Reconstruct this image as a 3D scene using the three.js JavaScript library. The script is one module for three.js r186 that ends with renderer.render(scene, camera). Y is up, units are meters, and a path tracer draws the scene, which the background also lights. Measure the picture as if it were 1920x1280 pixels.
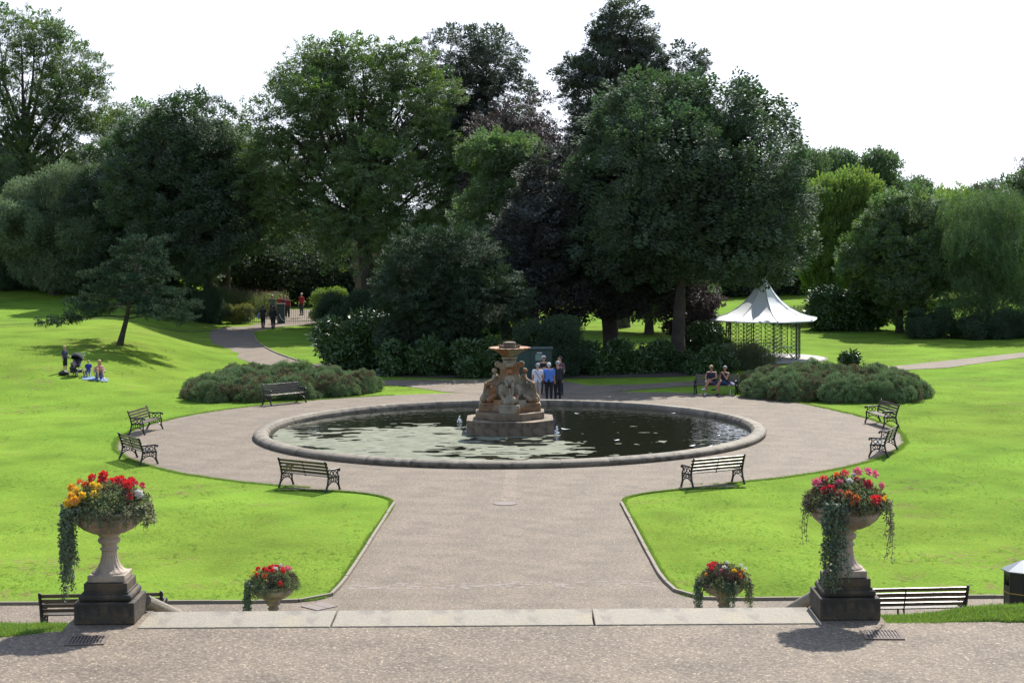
import * as THREE from 'three';
import { mergeGeometries } from 'three/addons/utils/BufferGeometryUtils.js';
import { RoundedBoxGeometry } from 'three/addons/geometries/RoundedBoxGeometry.js';

// ---------- camera, sky, sun, exposure ----------
const scene = new THREE.Scene();
const camera = new THREE.PerspectiveCamera(21.951, 1024 / 682, 0.5, 900);
camera.position.set(0, 8.4, 0);
camera.rotation.order = 'YXZ';
camera.rotation.set(-0.0741, 0, -0.00698);

const SUN = new THREE.Vector3(0.252, 0.713, -0.654).normalize();
{
  // pale, hazy summer sky: white round the horizon, blue overhead, brighter towards the sun
  const W = 512, Hh = 256, d = new Float32Array(W * Hh * 4);
  for (let j = 0; j < Hh; j++) for (let i = 0; i < W; i++) {
    const el = ((j + 0.5) / Hh - 0.5) * Math.PI, az = ((i + 0.5) / W - 0.5) * 2 * Math.PI;
    const x = Math.cos(el) * Math.cos(az), y = Math.sin(el), z = Math.cos(el) * Math.sin(az);
    const c = x * SUN.x + y * SUN.y + z * SUN.z;
    const hz = Math.exp(-Math.max(0, y) * 3.4) * (0.52 + 0.54 * (c + 1) / 2), glow = Math.pow(Math.max(0, c), 6) * 0.30 + Math.pow(Math.max(0, c), 40) * 0.5;
    const k = (j * W + i) * 4;
    d[k] = 0.155 + 0.60 * hz + glow; d[k + 1] = 0.235 + 0.55 * hz + glow * 0.98; d[k + 2] = 0.40 + 0.46 * hz + glow * 0.92; d[k + 3] = 1;
  }
  const sky = new THREE.DataTexture(d, W, Hh, THREE.RGBAFormat, THREE.FloatType);
  sky.mapping = THREE.EquirectangularReflectionMapping; sky.magFilter = THREE.LinearFilter; sky.needsUpdate = true;
  scene.background = sky; scene.environment = sky;
}
const sun = new THREE.DirectionalLight(new THREE.Color(1, 0.955, 0.87), 4.2);
sun.position.copy(SUN).multiplyScalar(200).add(new THREE.Vector3(0, 0, -75)); sun.target.position.set(0, 0, -75);
sun.castShadow = true; sun.shadow.mapSize.set(4096, 4096);
Object.assign(sun.shadow.camera, { left: -90, right: 90, top: 110, bottom: -110, near: 1, far: 420 });
scene.add(sun, sun.target);

const renderer = new THREE.WebGLRenderer({ antialias: true });
renderer.setSize(1024, 682);
renderer.toneMapping = THREE.LinearToneMapping;
renderer.toneMappingExposure = 2.02;
renderer.shadowMap.enabled = true;

// ---------- helpers ----------
const V = (x, y, z) => new THREE.Vector3(x, y, z), PI = Math.PI;
function RNG(s) { let a = (s * 2654435761) >>> 0; return () => { a = (a + 0x6d2b79f5) | 0; let t = Math.imul(a ^ (a >>> 15), 1 | a); t = (t + Math.imul(t ^ (t >>> 7), 61 | t)) ^ t; return ((t ^ (t >>> 14)) >>> 0) / 4294967296; }; }
const hash = (x, y, z) => { let h = Math.imul(x, 374761393) + Math.imul(y, 668265263) + Math.imul(z, 2147483647 - 1013); h = Math.imul(h ^ (h >>> 13), 1274126177); return ((h ^ (h >>> 16)) >>> 0) / 4294967296; };
function noise(x, y, z = 0, P = 0) {   // value noise, tiling every P cells when P is given
  const X = Math.floor(x), Y = Math.floor(y), Z = Math.floor(z), s = (t) => t * t * (3 - 2 * t), u = s(x - X), v = s(y - Y), w = s(z - Z), m = P ? (a) => ((a % P) + P) % P : (a) => a;
  const h = (a, b, c) => hash(m(X + a), m(Y + b), Z + c), l = (a, b, t) => a + (b - a) * t;
  const f = (c) => l(l(h(0, 0, c), h(1, 0, c), u), l(h(0, 1, c), h(1, 1, c), u), v);
  return w ? l(f(0), f(1), w) : f(0);
}
function fbm(x, y, z = 0, o = 4, P = 0) { let a = 0.5, s = 0, t = 0; for (let i = 0; i < o; i++) { s += a * noise(x, y, z + i * 7.0, P); t += a; a *= 0.5; x *= 2; y *= 2; z *= 2; P *= 2; } return s / t; }
const clamp = (x, a = 0, b = 1) => Math.min(b, Math.max(a, x)), sm = (a, b, x) => { const t = clamp((x - a) / (b - a)); return t * t * (3 - 2 * t); }, mix = (a, b, t) => a + (b - a) * t;
function tex(n, f, srgb = true) {   // f(u, v) -> linear [r, g, b] or a number
  const d = new Uint8Array(n * n * 4), enc = (c) => Math.round(255 * (srgb ? (c <= 0.0031308 ? c * 12.92 : 1.055 * Math.pow(clamp(c), 1 / 2.4) - 0.055) : clamp(c)));
  for (let j = 0; j < n; j++) for (let i = 0; i < n; i++) { let c = f(i / n, j / n); if (typeof c === 'number') c = [c, c, c]; const k = (j * n + i) * 4; d[k] = enc(c[0]); d[k + 1] = enc(c[1]); d[k + 2] = enc(c[2]); d[k + 3] = 255; }
  const t = new THREE.DataTexture(d, n, n); t.wrapS = t.wrapT = THREE.RepeatWrapping; t.magFilter = THREE.LinearFilter; t.minFilter = THREE.LinearMipmapLinearFilter; t.generateMipmaps = true;
  if (srgb) t.colorSpace = THREE.SRGBColorSpace; t.needsUpdate = true; return t;
}
const lin = (r, g, b) => new THREE.Color().setRGB(r, g, b);
const rep = (t, s) => { t.repeat.set(s, s); return t; };
const mat = (c, rough = 0.8, o = {}) => new THREE.MeshStandardMaterial({ color: lin(...c), roughness: rough, ...o });
const used = {};
const numbered = (n) => { const k = used[n] = (used[n] ?? -1) + 1; return k ? `${n}_${String(k).padStart(3, '0')}` : n; };
const shade = (o) => { o.castShadow = o.receiveShadow = true; return o; };
function tag(o, label, category, group, kind) { o.userData.label = label; if (category) o.userData.category = category; if (group) o.userData.group = group; if (kind) o.userData.kind = kind; return o; }
function thing(name, label, category, p = [0, 0, 0], turn = 0, group) { const o = new THREE.Group(); o.name = numbered(name); o.position.set(...p); o.rotation.y = turn; scene.add(o); return tag(o, label, category, group); }
function part(parent, name, g, m) { const o = shade(new THREE.Mesh(g, m)); o.name = parent === scene ? numbered(name) : name; parent.add(o); return o; }
function struct(name, g, m) { const o = part(scene, name, g, m); o.userData.kind = 'structure'; return o; }
const clean = (g) => { g = g.index ? g.toNonIndexed() : g; for (const k of Object.keys(g.attributes)) if (!['position', 'normal', 'uv'].includes(k)) g.deleteAttribute(k); if (!g.attributes.uv) g.setAttribute('uv', new THREE.BufferAttribute(new Float32Array(g.attributes.position.count * 2), 2)); return g; };
const merge = (l) => mergeGeometries(l.map(clean), false);
const box = (w, h, d, x = 0, y = 0, z = 0, rx = 0, ry = 0, rz = 0) => { const g = new THREE.BoxGeometry(w, h, d); g.applyMatrix4(new THREE.Matrix4().makeRotationFromEuler(new THREE.Euler(rx, ry, rz))); return g.translate(x, y, z); };
const rbox = (w, h, d, x = 0, y = 0, z = 0, r = 0.01, s = 2) => boxUV(new RoundedBoxGeometry(w, h, d, s, r).translate(x, y, z));
const cyl = (r1, r2, h, x = 0, y = 0, z = 0, n = 12) => new THREE.CylinderGeometry(r1, r2, h, n).translate(x, y, z);
function boxUV(g) {   // uv in metres from the side that a face points to
  g = g.index ? g.toNonIndexed() : g; const p = g.attributes.position, n = g.attributes.normal, uv = new Float32Array(p.count * 2);
  for (let i = 0; i < p.count; i += 3) {
    const a = [0, 0, 0]; for (let k = 0; k < 3; k++) { a[0] += Math.abs(n.getX(i + k)); a[1] += Math.abs(n.getY(i + k)); a[2] += Math.abs(n.getZ(i + k)); }
    const ax = a[0] > a[1] && a[0] > a[2] ? 0 : a[1] > a[2] ? 1 : 2;
    for (let k = i; k < i + 3; k++) { uv[k * 2] = ax === 0 ? p.getZ(k) : p.getX(k); uv[k * 2 + 1] = ax === 1 ? p.getZ(k) : p.getY(k); }
  }
  return g.setAttribute('uv', new THREE.BufferAttribute(uv, 2));
}
function bar(a, b, r, r2 = r, n = 6) {   // a tapered rod from a to b
  const d = b.clone().sub(a), g = new THREE.CylinderGeometry(r2, r, d.length(), n); g.translate(0, d.length() / 2, 0);
  return g.applyQuaternion(new THREE.Quaternion().setFromUnitVectors(V(0, 1, 0), d.normalize())).translate(a.x, a.y, a.z);
}
function limbTube(pts, radii, sides = 7) {   // one continuous tapered tube through the points
  const c = new THREE.CatmullRomCurve3(pts), n = Math.max(4, pts.length * 4), pos = [], uv = [], idx = [];
  let up = V(0.31, 0.1, 0.95);
  for (let i = 0; i <= n; i++) {
    const t = i / n, p = c.getPoint(t), d = c.getTangent(t), x = up.clone().cross(d).normalize(), y = d.clone().cross(x).normalize(), k = t * (radii.length - 1), a = Math.min(radii.length - 2, Math.floor(k)), r = mix(radii[a], radii[a + 1], k - a);
    up = y;
    for (let s = 0; s <= sides; s++) { const w = s / sides * 2 * PI, q = p.clone().addScaledVector(x, Math.cos(w) * r).addScaledVector(y, Math.sin(w) * r); pos.push(q.x, q.y, q.z); uv.push(s / sides, t * n * 0.3); }
  }
  for (let i = 0; i < n; i++) for (let s = 0; s < sides; s++) { const a = i * (sides + 1) + s, b = a + sides + 1; idx.push(a, a + 1, b, a + 1, b + 1, b); }
  const g = new THREE.BufferGeometry(); g.setAttribute('position', new THREE.Float32BufferAttribute(pos, 3)); g.setAttribute('uv', new THREE.Float32BufferAttribute(uv, 2)); g.setIndex(idx); g.computeVertexNormals(); return g;
}
function lathe(prof, n = 32, flute) {   // prof: [r, y]; flute(angle, y) scales the radius
  const g = new THREE.LatheGeometry(prof.map(([r, y]) => new THREE.Vector2(r, y)), n);
  if (flute) { const p = g.attributes.position; for (let i = 0; i < p.count; i++) { const x = p.getX(i), z = p.getZ(i), k = flute(Math.atan2(z, x), p.getY(i)); p.setXYZ(i, x * k, p.getY(i), z * k); } g.computeVertexNormals(); }
  return g;
}
function sheet(pts, y, holes = []) {   // a flat polygon of [x, z] points, uv in metres
  const sh = new THREE.Shape(pts.map(([x, z]) => new THREE.Vector2(x, -z)));
  for (const h of holes) sh.holes.push(new THREE.Path(h.map(([x, z]) => new THREE.Vector2(x, -z))));
  const g = new THREE.ShapeGeometry(sh, 1); g.rotateX(-PI / 2); g.translate(0, y, 0); return g;
}
const smooth2 = (pts, n = 8) => new THREE.CatmullRomCurve3(pts.map(([x, z]) => V(x, 0, z))).getPoints((pts.length - 1) * n).map((p) => [p.x, p.z]);
// ---------- materials ----------
const T = {};
T.gravel = rep(tex(1024, (u, v) => {
  const s = hash(u * 1024 | 0, v * 1024 | 0, 1), g = noise(u * 256, v * 256, 2, 256), c = fbm(u * 12, v * 12, 5, 4, 12), h2 = noise(u * 400, v * 400, 12, 400), k = 0.42 + 0.5 * g + 0.25 * h2 + (h2 > 0.8 && g > 0.5 ? 0.9 : 0) + (s > 0.95 ? 0.8 * (s - 0.95) / 0.05 : 0) - (s < 0.12 ? 0.25 : 0) + 0.4 * (c - 0.5);
  return [0.188 * k, 0.149 * k * (1 + 0.05 * (g - 0.5)), 0.112 * k];
}), 1 / 6);
T.gravelBump = rep(tex(1024, (u, v) => 0.6 * noise(u * 300, v * 300, 3, 300) + 0.4 * noise(u * 120, v * 120, 8, 120), false), 1 / 6);
T.lawn = rep(tex(1024, (u, v) => {
  const a = fbm(u * 8, v * 8, 3, 5, 8), b = noise(u * 340, v * 340, 1, 340), c = fbm(u * 40, v * 24, 9, 3, 0), e = fbm(u * 5, v * 5, 33, 4, 5), dry = sm(0.56, 0.74, e) * sm(0.45, 0.7, noise(u * 60, v * 60, 4, 60)), tuft = sm(0.68, 0.8, noise(u * 70, v * 44, 21, 0) * 0.6 + 0.4 * noise(u * 180, v * 130, 22, 0)) * sm(0.4, 0.62, fbm(u * 9, v * 9, 41, 3, 9));
  const k = (0.66 + 0.5 * a + 0.34 * (b - 0.5)) * (1 - 0.32 * tuft);
  return [mix(0.136 * k, 0.155 * k, dry) * (0.94 + 0.14 * c), mix(0.226 * k, 0.184 * k, dry), mix(0.026 * k, 0.044 * k, dry)];
}), 1 / 11);
T.lawnBump = rep(tex(1024, (u, v) => 0.55 * noise(u * 420, v * 420, 1, 420) + 0.45 * noise(u * 110, v * 110, 2, 110), false), 1 / 11);
const stoneTex = (base, stain, dark, amt, seed, sc = 3) => tex(512, (u, v) => {
  const a = sm(0.5, 0.72, fbm(u * sc, v * sc, seed, 5, sc)) * amt, b = sm(0.52, 0.75, fbm(u * sc * 2, v * sc, seed + 20, 5, sc)) * 0.75, g = 0.82 + 0.36 * noise(u * 200, v * 200, seed, 200) * (0.6 + 0.8 * fbm(u * 20, v * 20, seed, 3, 20));
  return [0, 1, 2].map((i) => mix(mix(base[i], stain[i], a), dark[i], b) * g);
});
T.slab = rep(stoneTex([0.225, 0.196, 0.152], [0.25, 0.208, 0.14], [0.14, 0.122, 0.1], 0.7, 3, 4), 0.6);
T.urn = rep(stoneTex([0.36, 0.29, 0.225], [0.33, 0.22, 0.15], [0.16, 0.13, 0.11], 0.7, 11, 3), 1.2);
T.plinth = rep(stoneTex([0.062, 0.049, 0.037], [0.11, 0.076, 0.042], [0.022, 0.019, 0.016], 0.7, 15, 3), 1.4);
T.kerb = rep(stoneTex([0.15, 0.124, 0.09], [0.21, 0.18, 0.135], [0.05, 0.042, 0.033], 0.8, 23, 4), 0.5);
T.fount = rep(stoneTex([0.29, 0.245, 0.175], [0.27, 0.115, 0.042], [0.095, 0.08, 0.062], 1, 31, 3), 0.55);
T.fountBase = rep(stoneTex([0.17, 0.125, 0.082], [0.25, 0.175, 0.105], [0.05, 0.04, 0.03], 0.8, 37, 4), 0.55);
T.grain = rep(tex(256, (u, v) => 0.4 * noise(u * 128, v * 128, 1, 128) + 0.6 * fbm(u * 16, v * 16, 4, 4, 16), false), 2);
T.bark = tex(256, (u, v) => { const k = 0.5 + 0.9 * fbm(u * 10, v * 3, 2, 4, 0) * (0.7 + 0.6 * noise(u * 60, v * 14, 1, 0)); return [0.062 * k, 0.05 * k, 0.04 * k]; });
T.ripple = rep(tex(512, (u, v) => fbm(u * 14, v * 14, 6, 3, 14), false), 0.25);
T.wood = rep(tex(256, (u, v) => { const k = 0.6 + 0.8 * fbm(u * 3, v * 60, 5, 3, 0); return [0.085 * k, 0.062 * k, 0.042 * k]; }), 1);
const stone = (map, rough = 0.85, b = 0.012) => new THREE.MeshStandardMaterial({ map, roughness: rough, bumpMap: T.grain, bumpScale: b });
const M = {
  gravel: new THREE.MeshPhysicalMaterial({ map: T.gravel, bumpMap: T.gravelBump, bumpScale: 0.007, roughness: 0.8, specularIntensity: 0.45 }),
  lawn: new THREE.MeshPhysicalMaterial({ map: T.lawn, bumpMap: T.lawnBump, bumpScale: 0.03, roughness: 1, specularIntensity: 0.08, vertexColors: true }),
  bank: new THREE.MeshPhysicalMaterial({ map: T.lawn, bumpMap: T.lawnBump, bumpScale: 0.03, roughness: 1, specularIntensity: 0.08 }),
  slab: stone(T.slab, 0.75), urn: stone(T.urn, 0.7, 0.006), plinth: stone(T.plinth, 0.8, 0.014), kerb: stone(T.kerb, 0.72), fount: stone(T.fount, 0.72, 0.02), fountBase: stone(T.fountBase, 0.75, 0.02),
  edging: mat([0.2, 0.165, 0.125], 0.85), soil: mat([0.05, 0.037, 0.026], 0.95),
  iron: mat([0.012, 0.014, 0.016], 0.38), slat: new THREE.MeshStandardMaterial({ map: T.wood, roughness: 0.36 }), black: mat([0.012, 0.013, 0.013], 0.42), grate: mat([0.12, 0.085, 0.068], 0.85), cover: mat([0.19, 0.155, 0.135], 0.9),
  bark: new THREE.MeshStandardMaterial({ map: T.bark, roughness: 0.95, bumpMap: T.grain, bumpScale: 0.03 }),
  barkPale: mat([0.12, 0.105, 0.085], 0.95),
  green: mat([0.015, 0.045, 0.035], 0.5), darkGreen: mat([0.012, 0.028, 0.02], 0.45), tent: mat([0.66, 0.68, 0.7], 0.6), tentEdge: mat([0.33, 0.37, 0.4], 0.45), paper: mat([0.5, 0.52, 0.5], 0.7), roofMetal: mat([0.2, 0.215, 0.235], 0.38, { metalness: 0.4 }), gold: mat([0.3, 0.21, 0.03], 0.5),
  water: new THREE.MeshPhysicalMaterial({ color: lin(0.012, 0.014, 0.009), roughness: 0.035, ior: 1.33, bumpMap: T.ripple, bumpScale: 0.012 }),
  algae: new THREE.MeshPhysicalMaterial({ specularIntensity: 0.3, map: rep(tex(256, (u, v) => { const k = 0.55 + 0.8 * fbm(u * 10, v * 10, 4, 4, 10); return [0.17 * k, 0.178 * k, 0.128 * k]; }), 0.4), roughness: 0.85, bumpMap: T.ripple, bumpScale: 0.03 }),
  foam: mat([0.75, 0.78, 0.8], 0.3),
};
const leafMat = (c, o = {}) => new THREE.MeshPhysicalMaterial({ color: lin(...c), roughness: 0.95, clearcoat: 0.12, clearcoatRoughness: 0.4, transmission: 0.38, thickness: 0, ior: 1.4, side: THREE.DoubleSide, ...o });
const glossy = (c) => new THREE.MeshStandardMaterial({ color: lin(...c), roughness: 0.36, side: THREE.DoubleSide });
const L = {
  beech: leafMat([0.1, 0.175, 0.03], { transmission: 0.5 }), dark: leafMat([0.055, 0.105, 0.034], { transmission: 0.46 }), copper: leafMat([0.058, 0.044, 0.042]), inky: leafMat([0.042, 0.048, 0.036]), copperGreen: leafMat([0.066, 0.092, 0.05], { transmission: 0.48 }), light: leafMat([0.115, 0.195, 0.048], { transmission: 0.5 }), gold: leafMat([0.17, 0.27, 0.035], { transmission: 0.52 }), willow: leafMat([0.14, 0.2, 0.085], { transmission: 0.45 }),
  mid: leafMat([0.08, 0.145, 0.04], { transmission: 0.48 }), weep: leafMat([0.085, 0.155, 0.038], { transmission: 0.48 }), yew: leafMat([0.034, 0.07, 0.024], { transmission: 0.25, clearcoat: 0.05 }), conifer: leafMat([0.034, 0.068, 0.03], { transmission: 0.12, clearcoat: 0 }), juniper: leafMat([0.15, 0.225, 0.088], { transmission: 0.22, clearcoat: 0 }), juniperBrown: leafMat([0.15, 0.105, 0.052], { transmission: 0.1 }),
  laurel: glossy([0.042, 0.085, 0.02]), privet: leafMat([0.17, 0.19, 0.025]), pale: leafMat([0.115, 0.135, 0.05]), grass: leafMat([0.165, 0.27, 0.026], { transmission: 0.5 }), reed: leafMat([0.13, 0.175, 0.055], { transmission: 0.5 }), pink: leafMat([0.28, 0.10, 0.16]),
  ivy: leafMat([0.145, 0.195, 0.105], { transmission: 0.3 }), ivyPale: leafMat([0.22, 0.235, 0.11], { transmission: 0.4 }), bedding: leafMat([0.16, 0.2, 0.07], { transmission: 0.4 }), bronze: leafMat([0.06, 0.025, 0.02]), wood: leafMat([0.045, 0.07, 0.028]),
};
// ---------- leaf sprays ----------
function leaves(list) {   // list of [base, along, side, length, width]: two triangles each, folded along the midrib
  const pos = [], P = (p) => pos.push(p.x, p.y, p.z);
  for (const [b, d, s, l, w] of list) {
    const n = d.clone().cross(s).normalize(), m = b.clone().addScaledVector(d, l * 0.45), t = b.clone().addScaledVector(d, l), a = m.clone().addScaledVector(s, w / 2).addScaledVector(n, w * 0.14), c = m.clone().addScaledVector(s, -w / 2).addScaledVector(n, w * 0.14);
    P(b); P(a); P(t); P(b); P(t); P(c);
  }
  const g = new THREE.BufferGeometry(); g.setAttribute('position', new THREE.Float32BufferAttribute(pos, 3)); g.computeVertexNormals(); return g;
}
const dirRand = (r) => { const y = r() * 2 - 1, a = r() * 2 * PI, s = Math.sqrt(1 - y * y); return V(s * Math.cos(a), y, s * Math.sin(a)); };
function sprayFlat(seed, n, l, w, thick = 0.14) {   // a fan of leaves along +y, lying near the xy plane
  const r = RNG(seed), out = [];
  for (let i = 0; i < n; i++) {
    const t = Math.sqrt(r()), side = r() < 0.5 ? -1 : 1, off = (r() ** 0.8) * 0.42 * (1.15 - t * 0.75), b = V(side * off, t * 0.9 - 0.1 + off * 0.2, (r() - 0.5) * thick * 2);
    const d = V(side * (0.35 + r() * 0.8), 0.5 + r() * 0.6, (r() - 0.5) * 0.9).normalize(), nn = V((r() - 0.5) * 0.9, (r() - 0.5) * 0.9, 1).normalize(), s = nn.clone().cross(d).normalize();
    out.push([b, d, s, l * (0.7 + 0.6 * r()), w * (0.7 + 0.6 * r())]);
  }
  return leaves(out);
}
function sprayBall(seed, n, l, w, flat = 0.8) {   // leaves round a clump
  const r = RNG(seed), out = [];
  for (let i = 0; i < n; i++) { const d = dirRand(r), b = d.clone().multiplyScalar(0.12 + 0.36 * Math.sqrt(r())); b.y *= flat; const a = d.clone().add(dirRand(r).multiplyScalar(0.8)).normalize(), s = a.clone().cross(dirRand(r)).normalize(); out.push([b, a, s, l * (0.7 + 0.6 * r()), w * (0.7 + 0.6 * r())]); }
  return leaves(out);
}
function sprayHang(seed, n, l, w) {   // a strand along +y with leaves off it
  const r = RNG(seed), out = [];
  for (let i = 0; i < n; i++) { const t = (i + r()) / n, a = r() * 2 * PI, o = V(Math.cos(a), 0, Math.sin(a)), b = o.clone().multiplyScalar(0.05 + 0.1 * r() * (1 - t * 0.5)).setY(t), d = o.clone().multiplyScalar(0.6 + 0.4 * r()).add(V(0, 0.8, 0)).normalize(), s = d.clone().cross(dirRand(r)).normalize(); out.push([b, d, s, l * (0.7 + 0.6 * r()), w * (0.7 + 0.6 * r())]); }
  return leaves(out);
}
function sprayNeedle(seed, n, l, w) {   // a flat conifer frond: side shoots set with narrow needles
  const r = RNG(seed), out = [];
  for (let i = 0; i < n; i++) {
    const k = Math.floor(r() * 7), t = k / 7, side = k % 2 ? 1 : -1, sh = V(side * 0.75, 0.65, (r() - 0.5) * 0.3).normalize(), u = r() * (0.5 - 0.32 * t) * 1.1, b = V(0, t * 0.85, 0).addScaledVector(sh, u).add(V(0, 0, (r() - 0.5) * 0.08));
    const d = sh.clone().add(dirRand(r).multiplyScalar(0.75)).normalize(), s = d.clone().cross(dirRand(r)).normalize(); out.push([b, d, s, l * (0.6 + 0.8 * r()), w * (0.7 + 0.6 * r())]);
  }
  return leaves(out);
}
const SP = {
  beech: [1, 2, 3].map((s) => sprayFlat(s, 46, 0.165, 0.1, 0.13)), broad: [4, 5, 6].map((s) => sprayFlat(s, 40, 0.19, 0.135, 0.28)), ball: [7, 8, 9].map((s) => sprayBall(s, 46, 0.2, 0.13)), fine: [10, 11].map((s) => sprayBall(s, 52, 0.2, 0.075)), up: [12, 13].map((s) => sprayHang(s, 34, 0.24, 0.11)), hang: [14, 15].map((s) => sprayHang(s, 36, 0.16, 0.05)),
  needle: [16, 17].map((s) => sprayNeedle(s, 64, 0.2, 0.055)), tuft: [18, 19].map((s) => sprayBall(s, 70, 0.3, 0.05, 0.9)), scale: [24, 25].map((s) => sprayBall(s, 44, 0.34, 0.13, 0.9)), laurel: [20, 21].map((s) => sprayBall(s, 22, 0.42, 0.17)), small: [22, 23].map((s) => sprayBall(s, 60, 0.16, 0.09)),
};
const Q = (dir, up, spin, r) => {   // +y along dir, +z towards up
  const y = dir.clone().normalize(), z = up.clone().addScaledVector(y, -up.dot(y)).normalize(), x = y.clone().cross(z), m = new THREE.Matrix4().makeBasis(x, y, z), q = new THREE.Quaternion().setFromRotationMatrix(m);
  return q.multiply(new THREE.Quaternion().setFromAxisAngle(V(0, 1, 0), spin));
};
function instanced(parent, name, geo, m, list, tint = 0.16, seed = 1) {   // list of [position, quaternion, scale or Vector3]
  const o = new THREE.InstancedMesh(geo, m, list.length), X = new THREE.Matrix4(), r = RNG(seed + 99), c = new THREE.Color(), s = V(1, 1, 1);
  list.forEach(([p, q, k, hue], i) => { X.compose(p, q, k.isVector3 ? k : s.set(k, k, k)); o.setMatrixAt(i, X); const b = 1 + (r() - 0.5) * 2 * tint, w = (r() - 0.5) * tint + (hue || 0); o.setColorAt(i, c.setRGB(b * (1 + w), b, b * (1 - w))); });
  o.name = parent === scene ? numbered(name) : name; o.userData.kind = 'stuff'; parent.add(shade(o)); return o;
}
function lobesFor(r, c, R, n, k, prof = 'round') {   // clumps of a crown: centres spread over and inside an ellipsoid (or a cone)
  const out = [];
  for (let i = 0; i < n; i++) {
    const y = 1 - 2 * (i + 0.5) / n, a = i * 2.39996 + r() * 0.9, s = Math.sqrt(Math.max(0, 1 - y * y)), in_ = i % 4 === 3 ? 0.3 : 0.62 + 0.16 * r(), taper = prof === 'cone' ? 1.12 - 0.78 * (y + 1) / 2 : 1, yy = prof === 'cone' ? y : y;
    const sz = k * (0.75 + 0.55 * r()) * Math.cbrt(R[0] * R[1] * R[2]) * (prof === 'cone' ? 1.1 - 0.5 * (y + 1) / 2 : 1);
    out.push([c[0] + R[0] * s * Math.cos(a) * in_ * taper, c[1] + R[1] * yy * (prof === 'cone' ? 0.88 : in_ + 0.08), c[2] + R[2] * s * Math.sin(a) * in_ * taper, sz * 1.06, sz * (prof === 'tier' ? 0.42 : 0.82), sz]);
  }
  return out;
}
function crownList(r, lobes, n, size, o = {}) {   // places for the sprays: shells of the lobes, with gaps where the noise is low
  const { mode = 'layer', gap = 0.34, gs = 0.45, floor = -1e9, inner = 0.45 } = o, out = [], w = lobes.map((l) => l[3] * l[4] + l[4] * l[5] + l[3] * l[5]), W = w.reduce((a, b) => a + b, 0);
  let tries = 0;
  while (out.length < n && tries++ < n * 8) {
    let k = r() * W, i = 0; while (i < lobes.length - 1 && (k -= w[i]) > 0) i++;
    const l = lobes[i], d = dirRand(r), u = inner + (1 - inner) * Math.sqrt(r()) + (r() < 0.12 ? r() * 0.22 : 0), p = V(l[0] + d.x * l[3] * u, l[1] + d.y * l[4] * u, l[2] + d.z * l[5] * u);
    if (p.y < floor || noise(p.x * gs + 11, p.y * gs * 1.3 + 5, p.z * gs + 31) < gap) continue;
    let dir, up = V(0, 1, 0);
    if (mode === 'layer') dir = V(d.x, d.y * 0.35 + 0.05, d.z).add(dirRand(r).multiplyScalar(0.45));
    else if (mode === 'up') dir = V(d.x * 0.45, 0.9, d.z * 0.45).add(dirRand(r).multiplyScalar(0.25));
    else if (mode === 'hang') dir = V(d.x * 0.25, -1, d.z * 0.25).add(dirRand(r).multiplyScalar(0.2));
    else { dir = d.clone().add(dirRand(r).multiplyScalar(0.6)); up = dirRand(r); }
    out.push([p, Q(dir, up.add(dirRand(r).multiplyScalar(0.35)), (r() - 0.5) * (mode === 'layer' ? 0.9 : 6), r), size * (0.65 + 0.7 * r())]);
  }
  return out;
}
// a tree: trunk, one limb to each of its larger clumps, and the crown
function tree(name, label, o) {
  const { at, seed, R, cy, n = 2200, size = 1.2, sp = 'beech', m = L.beech, lobes: nl = 16, k = 0.42, mode = 'layer', gap = 0.34, prof = 'round', tr = 0.35, lean = [0, 0], gs = 0.45, extra = [], group = 'trees of the park', category = 'tree', bark = M.bark, fork = 0.35, floor = 0.4, limbs = 10, inner = 0.45, hue = 0 } = o;
  const r = RNG(seed), t = thing(name, label, category, at, 0, group), c = [lean[0], cy, lean[1]], ls = lobesFor(r, c, R, nl, k, prof).concat(extra);
  const top = cy + R[1] * 0.7, f = V(lean[0] * 0.35, cy * fork + 0.6, lean[1] * 0.35);
  part(t, 'trunk', limbTube([V(0, -0.15, 0), V(lean[0] * 0.12, f.y * 0.45, lean[1] * 0.12), f, V(lean[0] * 0.8, mix(f.y, top, 0.5), lean[1] * 0.8), V(lean[0], top, lean[1])], [tr * 1.35, tr, tr * 0.9, tr * 0.6, tr * 0.3, 0.03], 9), bark);
  ls.slice(0, limbs).forEach((l) => {
    const hh = clamp(mix(f.y * 0.75, l[1], 0.45), f.y * 0.7, top), s = V(lean[0] * clamp(hh / cy), hh, lean[1] * clamp(hh / cy)), e = V(l[0], l[1], l[2]), mid = s.clone().lerp(e, 0.55).add(V((r() - 0.5) * 0.8, -0.35 - r() * 0.5, (r() - 0.5) * 0.8)), g = [limbTube([s, mid, e], [tr * 0.42, tr * 0.24, 0.03], 6)];
    for (let j = 0; j < 4; j++) { const d = dirRand(r); d.y = Math.abs(d.y) * 0.8; const q = s.clone().lerp(e, 0.5 + 0.45 * r()), z = e.clone().add(V(d.x * l[3], d.y * l[4], d.z * l[5]).multiplyScalar(0.85)); g.push(limbTube([q, q.clone().lerp(z, 0.5).add(V(0, 0.2, 0)), z], [tr * 0.13, tr * 0.07, 0.012], 4)); }
    part(t, 'limb', merge(g), bark);
  });
  const list = crownList(r, ls, Math.round(n * 1.6), size * 0.78, { mode, gap, gs, floor, inner }), v = SP[sp];
  if (hue) list.forEach((e) => { e[3] = hue * (r() - 0.3); });
  instanced(t, 'crown', v[seed % v.length], m, list, 0.2, seed);
  return t;
}
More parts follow.
